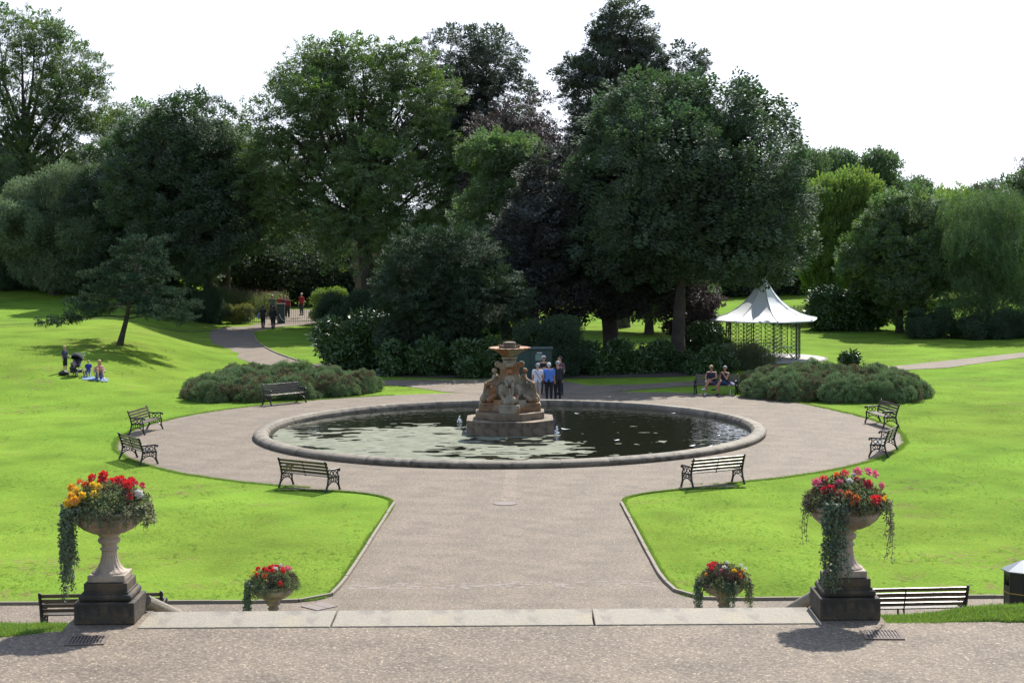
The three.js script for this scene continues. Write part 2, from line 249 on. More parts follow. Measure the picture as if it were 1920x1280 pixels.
function shrub(name, label, o) {
  const { at, seed, R, n = 700, size = 0.5, sp = 'ball', m = L.mid, lobes: nl = 9, k = 0.5, mode = 'ball', gap = 0.22, extra = [], only = false, group = 'shrubs and bushes of the park', category = 'shrub', gs = 1.1, stems = 4, inner = 0.55 } = o;
  const r = RNG(seed), t = thing(name, label, category, at, 0, group), ls = (only ? [] : lobesFor(r, [0, R[1] * 0.5, 0], [R[0], R[1] * 0.56, R[2]], nl, k)).concat(extra);
  for (let i = 0; i < stems; i++) { const l = ls[i % ls.length]; part(t, 'stem', limbTube([V(l[0] * 0.35, -0.05, l[2] * 0.35), V(l[0] * 0.6, l[1] * 0.5, l[2] * 0.6), V(l[0], l[1], l[2])], [0.07, 0.05, 0.015], 5), M.bark); }
  const v = SP[sp]; instanced(t, 'foliage', v[seed % v.length], m, crownList(r, ls, n, size, { mode, gap, gs, floor: 0.05, inner }), 0.2, seed);
  return t;
}
// ---------- ground, paths, terrace ----------
const CX = -0.1, CZ = -66.6;   // middle of the round basin
const hill = (x, z) => 1.5 * sm(-15.5 - 6 * sm(-100, -124, z), -23 - 6 * sm(-100, -124, z), x) * sm(-72, -97, z) + 2.4 * sm(-131, -166, z) * sm(-19, -31, x) + 3.2 * sm(-165, -215, z) + 0.8 * sm(28, 45, x) * sm(-100, -125, z);
{
  const line = (a, b, fine0, fine1, s, S) => { const o = []; for (let x = a; x < b; x += (x >= fine0 && x < fine1 ? s : S)) o.push(x); o.push(b); return o; };
  const xs = line(-300, 300, -50, 50, 1, 12.5), zs = line(-420, 60, -170, -30, 1, 10).reverse(), pos = [], uv = [], col = [], idx = [];
  for (const z of zs) for (const x of xs) {
    pos.push(x, hill(x, z), z); uv.push(x, -z);
    const a = fbm(x * 0.16, z * 0.11, 3, 4), b = fbm(x * 0.5, z * 0.35, 9, 3); const k = 0.66 + 0.46 * a + 0.22 * b, y = fbm(x * 0.09 + 7, z * 0.09, 5, 3) - 0.5;
    col.push(k * (1 + 0.3 * y), k, k * (1 + 0.2 * y));
  }
  const n = xs.length; for (let j = 0; j < zs.length - 1; j++) for (let i = 0; i < n - 1; i++) { const a = j * n + i; idx.push(a, a + 1, a + n, a + 1, a + n + 1, a + n); }
  const g = new THREE.BufferGeometry(); g.setAttribute('position', new THREE.Float32BufferAttribute(pos, 3)); g.setAttribute('uv', new THREE.Float32BufferAttribute(uv, 2)); g.setAttribute('color', new THREE.Float32BufferAttribute(col, 3)); g.setIndex(idx); g.computeVertexNormals();
  tag(struct('lawn', g, M.lawn), 'bright sunlit lawn surrounding the round fountain basin');
}
const ringOut = []; for (let i = 0; i < 120; i++) { const a = i / 120 * 2 * PI, far = Math.exp(-(((a - 0.9) / 0.35) ** 2)); const R = 14.7 + 1.5 * far + 0.12 * (fbm(i * 0.35, 2, 1, 3) - 0.5); ringOut.push([CX + R * Math.cos(a), CZ - R * Math.sin(a)]); }
const circle = (r, n = 96) => Array.from({ length: n }, (_, i) => [CX + r * Math.cos(i / n * 2 * PI), CZ - r * Math.sin(i / n * 2 * PI)]);
tag(struct('ring_path', sheet(ringOut, 0.008, [circle(9.3)]), M.gravel), 'pinkish gravel path running round the basin');
const avL = [[-14, -37.4], [-8, -37.42], [-4.9, -37.44], [-4.3, -37.6], [-4.02, -38.0], [-3.9, -38.9], [-3.78, -41], [-3.62, -45], [-3.42, -50.2], [-3.6, -51.0], [-4.3, -51.9], [-5.6, -52.55], [-7.2, -52.7]];
const avR = [[14, -37.4], [8, -37.4], [4.6, -37.36], [4.0, -37.5], [3.66, -37.95], [3.42, -39.2], [3.3, -42], [3.2, -46], [3.1, -50], [3.28, -50.9], [4.1, -51.8], [5.4, -52.45], [7, -52.6]];
const avenue = smooth2(avL, 4).concat([[-5, -56.5], [5, -56.5]], smooth2(avR, 4).reverse(), [[40, -37.4], [40, -31], [-40, -31], [-40, -37.4]]);
tag(struct('avenue_path', sheet(avenue, 0.012), M.gravel), 'broad gravel walk from the steps to the basin');
tag(struct('back_path', sheet([[-3.1, -81.5], [-5.2, -84.4], [-6.2, -85.05], [-9.2, -88.4], [-14.16, -96.95], [-15.93, -101.7], [-18.79, -110.82], [-20.74, -120], [-21.3, -124], [-21.6, -126.5], [-21, -129], [-19.5, -130], [-19.2, -134], [-21, -152], [-11, -152], [-13.9, -134], [-13.5, -132.3], [-15.1, -131.6], [-17.24, -129.06], [-18.15, -124], [-17.67, -119.7], [-16.59, -113.8], [-14.21, -105], [-11.44, -97.4], [-8.91, -91.44], [-6.94, -87.53], [-2, -87.4], [2.1, -87.2], [3.6, -84.2], [6.2, -84.5], [9.1, -86], [14, -88.6], [19.5, -92.6], [22.9, -95.6], [29.65, -101.6], [40, -111], [40, -108.5], [28.7, -98.3], [23, -92.3], [20.2, -91], [14.5, -86.6], [8.9, -83.7], [7, -82.7], [5.07, -81.3], [3.6, -80.4], [0, -79.5]], 0.016), M.gravel), 'gravel path winding behind the basin towards the gate');
tag(struct('planting_bed', sheet(smooth2([[-11, -92.5], [-7.5, -90], [-3, -88.2], [2.5, -87.6], [5, -88], [9, -88.5], [10.5, -91.5], [14, -92.5], [14.3, -95], [11, -99], [4, -104], [-6, -102], [-11, -97], [-11, -92.5]], 4), 0.02), M.soil), 'dark soil under the shrubs behind the basin');
// pale drying streaks and a patched trench on the gravel
const pale = (k) => new THREE.MeshPhysicalMaterial({ color: lin(0.27 * k, 0.232 * k, 0.205 * k), roughness: 0.95, specularIntensity: 0.15 });
tag(struct('trench_patch', sheet([[-0.35, -50.6], [0.1, -50.6], [0.12, -56.7], [-0.22, -56.7]], 0.0145), (() => { const m = M.gravel.clone(); m.color = lin(1.13, 1.13, 1.13); return m; })()), 'paler trench repair strip leading from the manhole to the basin');
{
  const r = RNG(5), streak = (name, label, x0, x1, z0, z1, y, n, wz) => { const g = []; for (let i = 0; i < n; i++) { const x = mix(x0, x1, r()), z = mix(z0, z1, r()), w = 0.05 + 0.22 * r() * r(), q = []; for (let k = 0; k < 9; k++) { const a = k / 9 * 2 * PI; q.push([x + Math.cos(a) * w * (0.6 + 0.6 * r()), z + Math.sin(a) * wz * (0.4 + 0.8 * r())]); } g.push(sheet(q, y + i * 0.00002)); } const o = struct(name, merge(g), pale(0.92)); o.userData.kind = 'stuff'; tag(o, label, 'stain'); };
  streak('lime_stain', 'pale dried stain line across the gravel below the steps', -3.7, 3.2, -38.7, -39.4, 0.0145, 70, 0.09);
  streak('lime_stain', 'scattered pale dried splashes on the gravel right of the basin', 10, 13.6, -72, -58, 0.0105, 16, 0.1);
  streak('lime_stain', 'pale dried splash streaks beside the bench at the avenue corner', 2.2, 4.6, -53, -51.2, 0.0145, 12, 0.07);
}
// upper terrace with its steps
tag(struct('terrace', sheet([[-40, -18.85], [-5.6, -18.9], [-5.02, -19.2], [-5.02, -20.1], [-4.2, -20.1], [-4.2, -19.25], [3.42, -19.25], [3.42, -20.1], [4.15, -20.1], [4.15, -19.3], [40, -19.35], [40, -5], [-40, -5]], 3.8), M.gravel), 'gravel terrace at the head of the steps');
{
  const g = new THREE.BufferGeometry(), p = [], u = [], id = [], prof = [[-5, 3.8], [1, 6.8], [40, 6.8]];
  for (const [z, y] of prof) for (const x of [-60, 60]) { p.push(x, y, z); u.push(x, z); }
  for (let i = 0; i < 2; i++) { const a = i * 2; id.push(a, a + 2, a + 1, a + 1, a + 2, a + 3); }
  g.setAttribute('position', new THREE.Float32BufferAttribute(p, 3)); g.setAttribute('uv', new THREE.Float32BufferAttribute(u, 2)); g.setIndex(id); g.computeVertexNormals();
  tag(struct('viewing_terrace', g, M.bank), 'grass slope rising behind the viewpoint');
}
const crest = (x) => x > 0 ? 3.73 + 0.1 * sm(4.3, 5.6, x) : 3.7;
const bankY = (x, z) => { const t = clamp((-20.0 - z) / 11), lump = 0.05 * (fbm(x * 1.3, z * 1.3, 4, 3) - 0.5); return z > -19.9 ? mix(3.79, crest(x), sm(-18.95, -19.9, z)) + (z < -19.4 ? lump : 0) : crest(x) * (1 - t) ** 1.3 - 0.02 + lump; };
for (const [side, x0, x1, label] of [[-1, -40, -5.03, 'grass bank beside the left flower urn'], [1, 4.16, 40, 'grass bank beside the right flower urn']]) {
  const nx = 120, nz = 60, g = new THREE.PlaneGeometry(1, 1, nx, nz), p = g.attributes.position, uv = g.attributes.uv;
  for (let i = 0; i < p.count; i++) { const t = p.getX(i) + 0.5, s = 0.5 - p.getY(i), k = side < 0 ? 1 - (1 - t) ** 2 : t ** 2, x = mix(x0, x1, k), z = mix(side < 0 ? -18.87 - 0.28 * sm(-5.9, -5.0, x) : -19.3, -31.4, s ** 1.6); p.setXYZ(i, x, bankY(x, z), z); uv.setXY(i, x, z); }
  g.computeVertexNormals(); tag(struct('grass_bank', g, M.bank), label);
}
{
  const st = new THREE.Group(); st.name = 'stone_stairs'; scene.add(st); tag(st, 'flight of pale stone steps down from the terrace, edged by slabs', 'stairs');
  for (const [a, b] of [[-4.19, -2.05], [-2.03, 0.885], [0.905, 3.41]]) part(st, 'slab', rbox(b - a, 0.16, 0.79, (a + b) / 2, 3.732, -19.655, 0.012), M.slab);
  for (let i = 1; i < 24; i++) part(st, 'step', box(7.4, 0.16, 0.46, -0.4, 3.73 - i * 0.158, -19.85 - i * 0.44), M.slab);
  for (const x of [-4.28, 3.5]) {
    const w = new THREE.Shape([[20.1, -0.1], [20.1, 3.45], [20.5, 3.4], [31.2, 0.1], [31.2, -0.1]].map(([a, b]) => new THREE.Vector2(a, b))), g = new THREE.ExtrudeGeometry(w, { depth: 0.26, bevelEnabled: false }); g.rotateY(PI / 2); part(st, 'side_wall', boxUV(g.translate(x - 0.13, 0, 0)), M.slab);
    part(st, 'sloping_coping', bar(V(x, 3.93, -20.12), V(x, 0.34, -31.2), 0.075, 0.075, 10), M.slab);
  }
}
function edging(label, pts) {   // low stone edging, one stone after another
  const c = new THREE.CatmullRomCurve3(pts.map(([x, z]) => V(x, 0, z))), n = Math.round(c.getLength() / 0.92), t = thing('path_edging', label, 'edging', [0, 0, 0], 0, 'stone edgings of the lawns'), r = RNG(pts.length * 7);
  for (let i = 0; i < n; i++) { const a = c.getPointAt(i / n), b = c.getPointAt((i + 1) / n), m = a.clone().lerp(b, 0.5), o = part(t, 'edging_stone', box(0.075, 0.14, a.distanceTo(b) - 0.015), M.edging); o.position.set(m.x, 0.005 + 0.012 * r(), m.z); o.rotation.y = Math.atan2(b.x - a.x, b.z - a.z) + (r() - 0.5) * 0.02; }
}
edging('thin stone edging along the left lawn and avenue', avL.slice(0, 9)); edging('thin stone edging along the right lawn and avenue', avR.slice(0, 9));
edging('stone edging on the inner bend of the path to the gate', [[-18.1, -122], [-17.6, -119.7], [-16.5, -113.8], [-14.15, -105], [-11.4, -97.4], [-8.8, -91.4]]);
// ironwork let into the ground
{
  for (const [x, z, y, a, label] of [[-4.62, -18.72, 3.8, 0.1, 'rusty square drain grate in the gravel before the left urn'], [3.98, -18.72, 3.8, -0.05, 'square drain grate in the shadow of the right urn']]) {
    const t = thing('drain_grate', label, 'drain', [x, y, z], a, 'drain grates'); part(t, 'frame', merge([box(0.42, 0.02, 0.04, 0, 0.005, -0.19), box(0.42, 0.02, 0.04, 0, 0.005, 0.19), box(0.04, 0.02, 0.34, -0.19, 0.005, 0), box(0.04, 0.02, 0.34, 0.19, 0.005, 0), box(0.34, 0.012, 0.025, 0, 0.006, 0)]), M.grate);
    part(t, 'pit', box(0.34, 0.004, 0.34, 0, 0.004, 0), M.black); for (let i = -4; i <= 4; i++) part(t, 'grate_bar', box(0.017, 0.014, 0.34, i * 0.036, 0.009, 0), M.grate);
  }
  const m = thing('manhole_cover', 'round pale manhole cover in the middle of the avenue', 'manhole', [-0.22, 0.012, -50.1]); part(m, 'rim', new THREE.TorusGeometry(0.34, 0.03, 6, 32).rotateX(PI / 2).scale(1, 0.5, 1).translate(0, 0.006, 0), M.cover); part(m, 'lid', cyl(0.31, 0.31, 0.016, 0, 0.008, 0, 32), M.cover);
  const c = thing('access_cover', 'diamond set metal access cover at the left avenue corner', 'cover', [-4.15, 0.012, -37.0], PI / 4); for (const s of [-1, 1]) part(c, 'plate', box(0.27, 0.018, 0.56, s * 0.142, 0.009, 0), M.cover);
}
// ---------- signed-distance mesher for carved figures and people ----------
const SEG = (p, a, b) => { const abx = b[0] - a[0], aby = b[1] - a[1], abz = b[2] - a[2], apx = p[0] - a[0], apy = p[1] - a[1], apz = p[2] - a[2], t = clamp((apx * abx + apy * aby + apz * abz) / (abx * abx + aby * aby + abz * abz + 1e-9)), dx = apx - abx * t, dy = apy - aby * t, dz = apz - abz * t; return Math.sqrt(dx * dx + dy * dy + dz * dz) - mix(a[3], b[3], t); };
const smin = (a, b, k) => { const h = clamp(0.5 + 0.5 * (b - a) / k); return mix(b, a, h) - k * h * (1 - h); };
function boneField(bones, k = 0.035) { return (p) => { let d = 9; for (const [a, b] of bones) { const s = SEG(p, a, b); if (s < d + 0.2) d = smin(d, s, k); } return d; }; }
function blob(bones, cell, k = 0.035, cut) {   // naive surface nets over the bones' smooth union
  const lo = [9, 9, 9], hi = [-9, -9, -9]; for (const bn of bones) for (const e of bn) for (let i = 0; i < 3; i++) { lo[i] = Math.min(lo[i], e[i] - e[3] - cell * 2 - 0.015); hi[i] = Math.max(hi[i], e[i] + e[3] + cell * 2 + 0.015); }
  const f0 = boneField(bones, k), f = cut ? (p) => Math.max(f0(p), cut(p)) : f0, n = [0, 1, 2].map((i) => Math.ceil((hi[i] - lo[i]) / cell) + 1), S = n[0] * n[1], F = new Float32Array(S * n[2]), at = (i, j, q) => i + j * n[0] + q * S, P = (i, j, q) => [lo[0] + i * cell, lo[1] + j * cell, lo[2] + q * cell];
  for (let q = 0; q < n[2]; q++) for (let j = 0; j < n[1]; j++) for (let i = 0; i < n[0]; i++) F[at(i, j, q)] = f(P(i, j, q));
  const id = new Int32Array(F.length).fill(-1), pos = [], nor = [], idx = [], E = [[0, 1], [0, 2], [0, 4], [1, 3], [1, 5], [2, 3], [2, 6], [3, 7], [4, 5], [4, 6], [5, 7], [6, 7]];
  for (let q = 0; q < n[2] - 1; q++) for (let j = 0; j < n[1] - 1; j++) for (let i = 0; i < n[0] - 1; i++) {
    const v = []; let m = 0; for (let c = 0; c < 8; c++) { const s = F[at(i + (c & 1), j + ((c >> 1) & 1), q + (c >> 2))]; v.push(s); if (s < 0) m |= 1 << c; }
    if (m === 0 || m === 255) continue;
    let x = 0, y = 0, z = 0, k2 = 0; for (const [a, b] of E) if ((v[a] < 0) !== (v[b] < 0)) { const t = v[a] / (v[a] - v[b]); x += mix(a & 1, b & 1, t); y += mix((a >> 1) & 1, (b >> 1) & 1, t); z += mix(a >> 2, b >> 2, t); k2++; }
    const p = [lo[0] + (i + x / k2) * cell, lo[1] + (j + y / k2) * cell, lo[2] + (q + z / k2) * cell], e = cell * 0.5, g = V(f([p[0] + e, p[1], p[2]]) - f([p[0] - e, p[1], p[2]]), f([p[0], p[1] + e, p[2]]) - f([p[0], p[1] - e, p[2]]), f([p[0], p[1], p[2] + e]) - f([p[0], p[1], p[2] - e])).normalize();
    id[at(i, j, q)] = pos.length / 3; pos.push(...p); nor.push(g.x, g.y, g.z);
  }
  for (let q = 1; q < n[2] - 1; q++) for (let j = 1; j < n[1] - 1; j++) for (let i = 1; i < n[0] - 1; i++) {
    const s = F[at(i, j, q)] < 0, quad = (a, b, c, d, fl) => { if (a < 0 || b < 0 || c < 0 || d < 0) return; fl ? idx.push(a, b, c, a, c, d) : idx.push(a, c, b, a, d, c); };
    if (s !== F[at(i + 1, j, q)] < 0) quad(id[at(i, j - 1, q - 1)], id[at(i, j, q - 1)], id[at(i, j, q)], id[at(i, j - 1, q)], s);
    if (s !== F[at(i, j + 1, q)] < 0) quad(id[at(i - 1, j, q - 1)], id[at(i - 1, j, q)], id[at(i, j, q)], id[at(i, j, q - 1)], s);
    if (s !== F[at(i, j, q + 1)] < 0) quad(id[at(i - 1, j - 1, q)], id[at(i, j - 1, q)], id[at(i, j, q)], id[at(i - 1, j, q)], s);
  }
  const g = new THREE.BufferGeometry(); g.setAttribute('position', new THREE.Float32BufferAttribute(pos, 3)); g.setAttribute('normal', new THREE.Float32BufferAttribute(nor, 3)); g.setIndex(idx); return g;
}
// ---------- basin, water, fountain ----------
{
  const t = thing('fountain_basin', 'round stone basin with rounded coping holding the pond', 'basin', [CX, 0, CZ]);
  const prof = [[9.12, -0.1], [9.12, 0.17], [9.16, 0.19], [9.16, 0.24], [9.2, 0.26], [9.215, 0.32], [9.25, 0.348], [9.38, 0.364], [9.52, 0.345], [9.63, 0.28], [9.685, 0.19], [9.67, 0.1], [9.62, -0.06]], N = 36, r = RNG(3), kb = [0.88, 1.0, 1.12].map((k) => { const m = M.kerb.clone(); m.color = lin(k, k, k); return m; });
  for (let i = 0; i < N; i++) {
    const a0 = (i + 0.0025) / N * 2 * PI, a1 = (i + 0.9975) / N * 2 * PI, K = 6, pos = [], uv = [], idx = [], dy = (r() - 0.5) * 0.01, ys = 0.68, dr = (r() - 0.5) * 0.012; let len = 0;
    prof.forEach(([R, y], j) => { if (j) len += Math.hypot(R - prof[j - 1][0], y - prof[j - 1][1]); for (let k = 0; k <= K; k++) { const a = mix(a0, a1, k / K); pos.push((R + dr) * Math.cos(a), y * ys + dy, (R + dr) * Math.sin(a)); uv.push(a * 9.4, len + i * 0.37); } });
    for (let j = 0; j < prof.length - 1; j++) for (let k = 0; k < K; k++) { const a = j * (K + 1) + k, b = a + K + 1; idx.push(a, b, a + 1, a + 1, b, b + 1); }
    for (const k of [0, K]) { const c = pos.length / 3; const base = prof.map((_, j) => j * (K + 1) + k); base.forEach((b) => { pos.push(pos[b * 3], pos[b * 3 + 1], pos[b * 3 + 2]); uv.push(uv[b * 2], uv[b * 2 + 1]); }); for (let j = 1; j < prof.length - 1; j++) k ? idx.push(c, c + j + 1, c + j) : idx.push(c, c + j, c + j + 1); }
    const g = new THREE.BufferGeometry(); g.setAttribute('position', new THREE.Float32BufferAttribute(pos, 3)); g.setAttribute('uv', new THREE.Float32BufferAttribute(uv, 2)); g.setIndex(idx); g.computeVertexNormals(); part(t, 'coping_stone', g, kb[Math.floor(r() * 3)]);
  }
  tag(struct('water', sheet(circle(9.16), 0.035), M.water), 'dark pond water in the round basin');
  // pale scum: marching squares over a noise field, so that every patch has its own outline
  const s = 0.07, pos = [], f = (x, z) => { const u = (x - CX) / 9, w = (z - CZ) / 9, streaky = 0.55 * fbm(x * 0.42 + 3, z * 0.9 + fbm(x * 0.3, z * 0.4, 8, 2) * 1.6, 2, 4) + 0.45 * fbm(x * 1.7 + fbm(x, z, 3, 2), z * 3.6 + 2 * fbm(x * 0.8, z, 4, 2), 12, 5), rr = Math.hypot(x - CX, z - CZ); return streaky - 0.5 + 0.105 * w - 0.1 * u - 0.12 * sm(0.05, 0.5, u) - 0.06 + 0.10 * Math.exp(-(((u + 0.45) / 0.5) ** 2) - ((w - 0.3) / 0.3) ** 2) - 0.16 * sm(-0.02, -0.4, w) - (rr > 9.0 ? 1 : 0); };
  const n = Math.ceil(18 / s), row = (j) => Array.from({ length: n + 1 }, (_, i) => f(CX - 9 + i * s, CZ - 9 + j * s)); let a = row(0);
  for (let j = 0; j < n; j++) { const b = row(j + 1); for (let i = 0; i < n; i++) { const q = [[i, j, a[i]], [i + 1, j, a[i + 1]], [i + 1, j + 1, b[i + 1]], [i, j + 1, b[i]]]; if (q.every((c) => c[2] <= 0)) continue; const o = []; for (let k = 0; k < 4; k++) { const c = q[k], d = q[(k + 1) % 4]; if (c[2] > 0) o.push([c[0], c[1]]); if ((c[2] > 0) !== (d[2] > 0)) { const t2 = c[2] / (c[2] - d[2]); o.push([mix(c[0], d[0], t2), mix(c[1], d[1], t2)]); } } for (let k = 1; k < o.length - 1; k++) for (const v of [o[0], o[k + 1], o[k]]) pos.push(CX - 9 + v[0] * s, 0.041, CZ - 9 + v[1] * s); } a = b; }
  const g = new THREE.BufferGeometry(); g.setAttribute('position', new THREE.Float32BufferAttribute(pos, 3)); g.computeVertexNormals(); const uv = new Float32Array(pos.length / 3 * 2); for (let i = 0; i < uv.length / 2; i++) { uv[i * 2] = pos[i * 3]; uv[i * 2 + 1] = pos[i * 3 + 2]; } g.setAttribute('uv', new THREE.BufferAttribute(uv, 2));
  const al = part(scene, 'pond_scum', g, M.algae); tag(al, 'pale floating scum and algae patches on the dark pond', 'algae', null, 'stuff');
  const fp = new THREE.PlaneGeometry(1, 2, 4, 8).rotateX(-PI / 2); { const p = fp.attributes.position; for (let i = 0; i < p.count; i++) { const v = p.getZ(i); p.setXYZ(i, p.getX(i) * Math.sqrt(Math.max(0.02, 1 - v * v)) + 0.2 * v * v, 0.3 * v * v + 0.3 * Math.abs(p.getX(i)), v); } fp.computeVertexNormals(); } for (const [x, z, k] of [[6.1, -74.2, 0.2], [2.9, -72.1, 0.14], [2.2, -66.9, 0.22], [4.1, -63.6, 0.16], [6.9, -61.9, 0.2], [7.6, -61.8, 0.15], [8.3, -64.8, 0.1], [1.7, -71.0, 0.12], [7.2, -72.0, 0.12]]) { const o = part(scene, 'floating_feather', fp, M.foam); o.position.set(x * 0.92, 0.045, z); o.scale.set(k * 0.6, k * 0.4, k); o.rotation.y = x * 9; tag(o, 'small white feather or scrap floating on the dark pond water', 'feather', 'feathers on the pond'); }
  const jet = (x, z, h, label) => { const r2 = RNG(x * 13 + 400), b = []; for (let i = 0; i < 16; i++) { const u = r2(), a2 = r2() * 2 * PI, w = (1 - u) * 0.1; b.push(new THREE.IcosahedronGeometry(0.018 + 0.025 * r2(), 0).translate(Math.cos(a2) * w, 0.01 + u * h, Math.sin(a2) * w)); } b.push(cyl(0.012, 0.035, h, 0, h / 2, 0, 6)); const o = part(scene, 'water_jet', merge(b), M.foam); o.position.set(x, 0.035, z); tag(o, label, 'water jet', 'small water jets round the fountain'); };
  jet(-2.1, -69.3, 0.26, 'small bubbling water jet left of the fountain plinth'); jet(-1.72, -65.9, 0.34, 'thin water spout against the left side of the fountain plinth'); jet(1.66, -65.5, 0.3, 'thin water spout against the right side of the fountain plinth');
}
{
  const t = thing('stone_fountain', 'carved stone fountain with cherubs and shell bowl on stepped plinth', 'fountain', [CX, 0.02, CZ]); t.scale.set(1, 0.96, 1);
  const oct = (h, b, y0, y1, bev = 0.02) => { const q = [[b, h], [h, b], [h, -b], [b, -h], [-b, -h], [-h, -b], [-h, b], [-b, h]], s = new THREE.Shape(q.map(([x, z]) => new THREE.Vector2(x, z))), g = new THREE.ExtrudeGeometry(s, { depth: y1 - y0 - 2 * bev, bevelEnabled: true, bevelThickness: bev, bevelSize: bev, bevelSegments: 2, bevelOffset: -bev }); g.rotateX(-PI / 2); return boxUV(g.translate(0, y0 + bev, 0)); };
  part(t, 'plinth', oct(1.64, 0.85, -0.3, 0.56), M.fountBase); part(t, 'upper_plinth', oct(1.3, 0.5, 0.56, 0.84), M.fountBase);
  part(t, 'core', oct(0.62, 0.34, 0.84, 1.3), M.fount);
  const con = new THREE.Shape([[0.2, 1.16], [1.06, 1.16], [1.12, 1.3], [1.0, 1.5], [0.8, 1.62], [0.6, 1.8], [0.42, 2.0], [0.33, 2.3], [0.33, 2.48], [0.38, 2.58], [0.38, 2.68], [0.3, 2.72], [0.2, 2.66]].map(([x, y]) => new THREE.Vector2(x, y)));
  const bulge = blob([[[0.93, 1.26, 0.12, 0.17], [0.98, 1.34, -0.1, 0.16]], [[0.75, 1.3, 0.2, 0.12], [0.55, 1.45, 0.24, 0.09]], [[0.75, 1.3, -0.2, 0.12], [0.55, 1.45, -0.24, 0.09]], [[0.95, 1.3, 0, 0.17], [0.82, 1.7, 0, 0.13]]], 0.018, 0.045);
  const cherub = blob([[[0.56, 2.43, 0, 0.105], [0.58, 2.42, 0, 0.105]], [[0.54, 2.31, 0, 0.05], [0.53, 2.25, 0, 0.07]], [[0.54, 2.2, 0, 0.12], [0.56, 1.95, 0, 0.14]], [[0.54, 2.22, 0.12, 0.055], [0.66, 2.05, 0.17, 0.05]], [[0.66, 2.05, 0.17, 0.05], [0.84, 1.97, 0.1, 0.04]], [[0.54, 2.22, -0.12, 0.055], [0.66, 2.05, -0.17, 0.05]], [[0.66, 2.05, -0.17, 0.05], [0.84, 1.97, -0.1, 0.04]], [[0.6, 1.9, 0.09, 0.085], [0.9, 1.9, 0.12, 0.07]], [[0.9, 1.9, 0.12, 0.07], [0.97, 1.58, 0.1, 0.05]], [[0.6, 1.9, -0.09, 0.085], [0.9, 1.9, -0.12, 0.07]], [[0.9, 1.9, -0.12, 0.07], [0.97, 1.58, -0.1, 0.05]]], 0.013, 0.022);
  const shell = (() => { const g = new THREE.SphereGeometry(0.3, 28, 10, 0, 2 * PI, 0, PI * 0.42); const p = g.attributes.position; for (let i = 0; i < p.count; i++) { const a = Math.atan2(p.getZ(i), p.getX(i)), k = 1 + 0.09 * Math.abs(Math.sin(a * 7)); p.setXYZ(i, p.getX(i) * k, (p.getY(i) - 0.1) * 0.55, p.getZ(i) * k); } g.rotateX(PI / 2); g.computeVertexNormals(); return g; })();
  for (let i = 0; i < 4; i++) {
    const a = i * PI / 2, R = (g) => g.clone().rotateY(a);
    part(t, 'pier', boxUV(merge([R(rbox(0.8, 0.25, 0.78, 0.78, 0.965, 0, 0.02)), R(rbox(0.78, 0.09, 0.74, 0.775, 1.125, 0, 0.045, 3))])), M.fount);
    const c = new THREE.ExtrudeGeometry(con, { depth: 0.22, bevelEnabled: true, bevelThickness: 0.03, bevelSize: 0.03, bevelSegments: 2, curveSegments: 4 }).translate(0, 0, -0.11), vol = [new THREE.TorusGeometry(0.08, 0.042, 8, 18).translate(0.45, 2.68, 0.1), new THREE.TorusGeometry(0.08, 0.042, 8, 18).translate(0.45, 2.68, -0.1), cyl(0.105, 0.105, 0.24, 0, 0, 0, 16).rotateX(PI / 2).translate(0.45, 2.68, 0)];
    const co = part(t, 'scroll_console', boxUV(merge([c, ...vol].map(R))), M.fount); part(co, 'foot_scroll', boxUV(R(bulge)), M.fount);
    part(t, 'cherub', boxUV(R(cherub)), M.fount);
    const s = part(t, 'scallop_shell', boxUV(shell.clone()), M.fount); s.rotation.y = a + PI / 4; s.position.set(Math.sin(a + PI / 4) * 0.42, 1.62, Math.cos(a + PI / 4) * 0.42);
  }
  part(t, 'shaft', merge([rbox(0.5, 1.62, 0.5, 0, 2.1, 0, 0.03), rbox(0.4, 1.3, 0.54, 0, 2.05, 0, 0.02), rbox(0.54, 1.3, 0.4, 0, 2.05, 0, 0.02)]), M.fount); part(t, 'capital', merge([rbox(0.58, 0.09, 0.58, 0, 2.94, 0, 0.025), rbox(0.5, 0.05, 0.5, 0, 2.87, 0, 0.015)]), M.fount);
  const bowl = part(t, 'shell_bowl', lathe([[0.22, 2.99], [0.27, 3.0], [0.33, 3.08], [0.48, 3.19], [0.7, 3.29], [0.77, 3.32], [0.77, 3.345], [0.68, 3.34], [0.3, 3.32], [0.05, 3.32]], 96, (a, y) => 1 + 0.17 * (Math.abs(Math.sin(a * 9)) - 0.6) * (y > 3.02 && y < 3.33 ? 1 : 0.35)), M.fount);
  part(bowl, 'rim_crown', merge(Array.from({ length: 30 }, (_, i) => bar(V(Math.cos(i * PI / 15) * 0.34, 3.33, Math.sin(i * PI / 15) * 0.34), V(Math.cos(i * PI / 15) * 0.43, 3.45, Math.sin(i * PI / 15) * 0.43), 0.035, 0.014, 5)).concat([cyl(0.36, 0.4, 0.07, 0, 3.355, 0, 24)])), M.fountBase);
  part(bowl, 'rose_finial', lathe([[0.2, 3.36], [0.22, 3.42], [0.235, 3.5], [0.225, 3.55], [0.13, 3.57], [0.01, 3.57]], 30, (a) => 1 + 0.08 * Math.sin(a * 10)), M.fountBase);
}
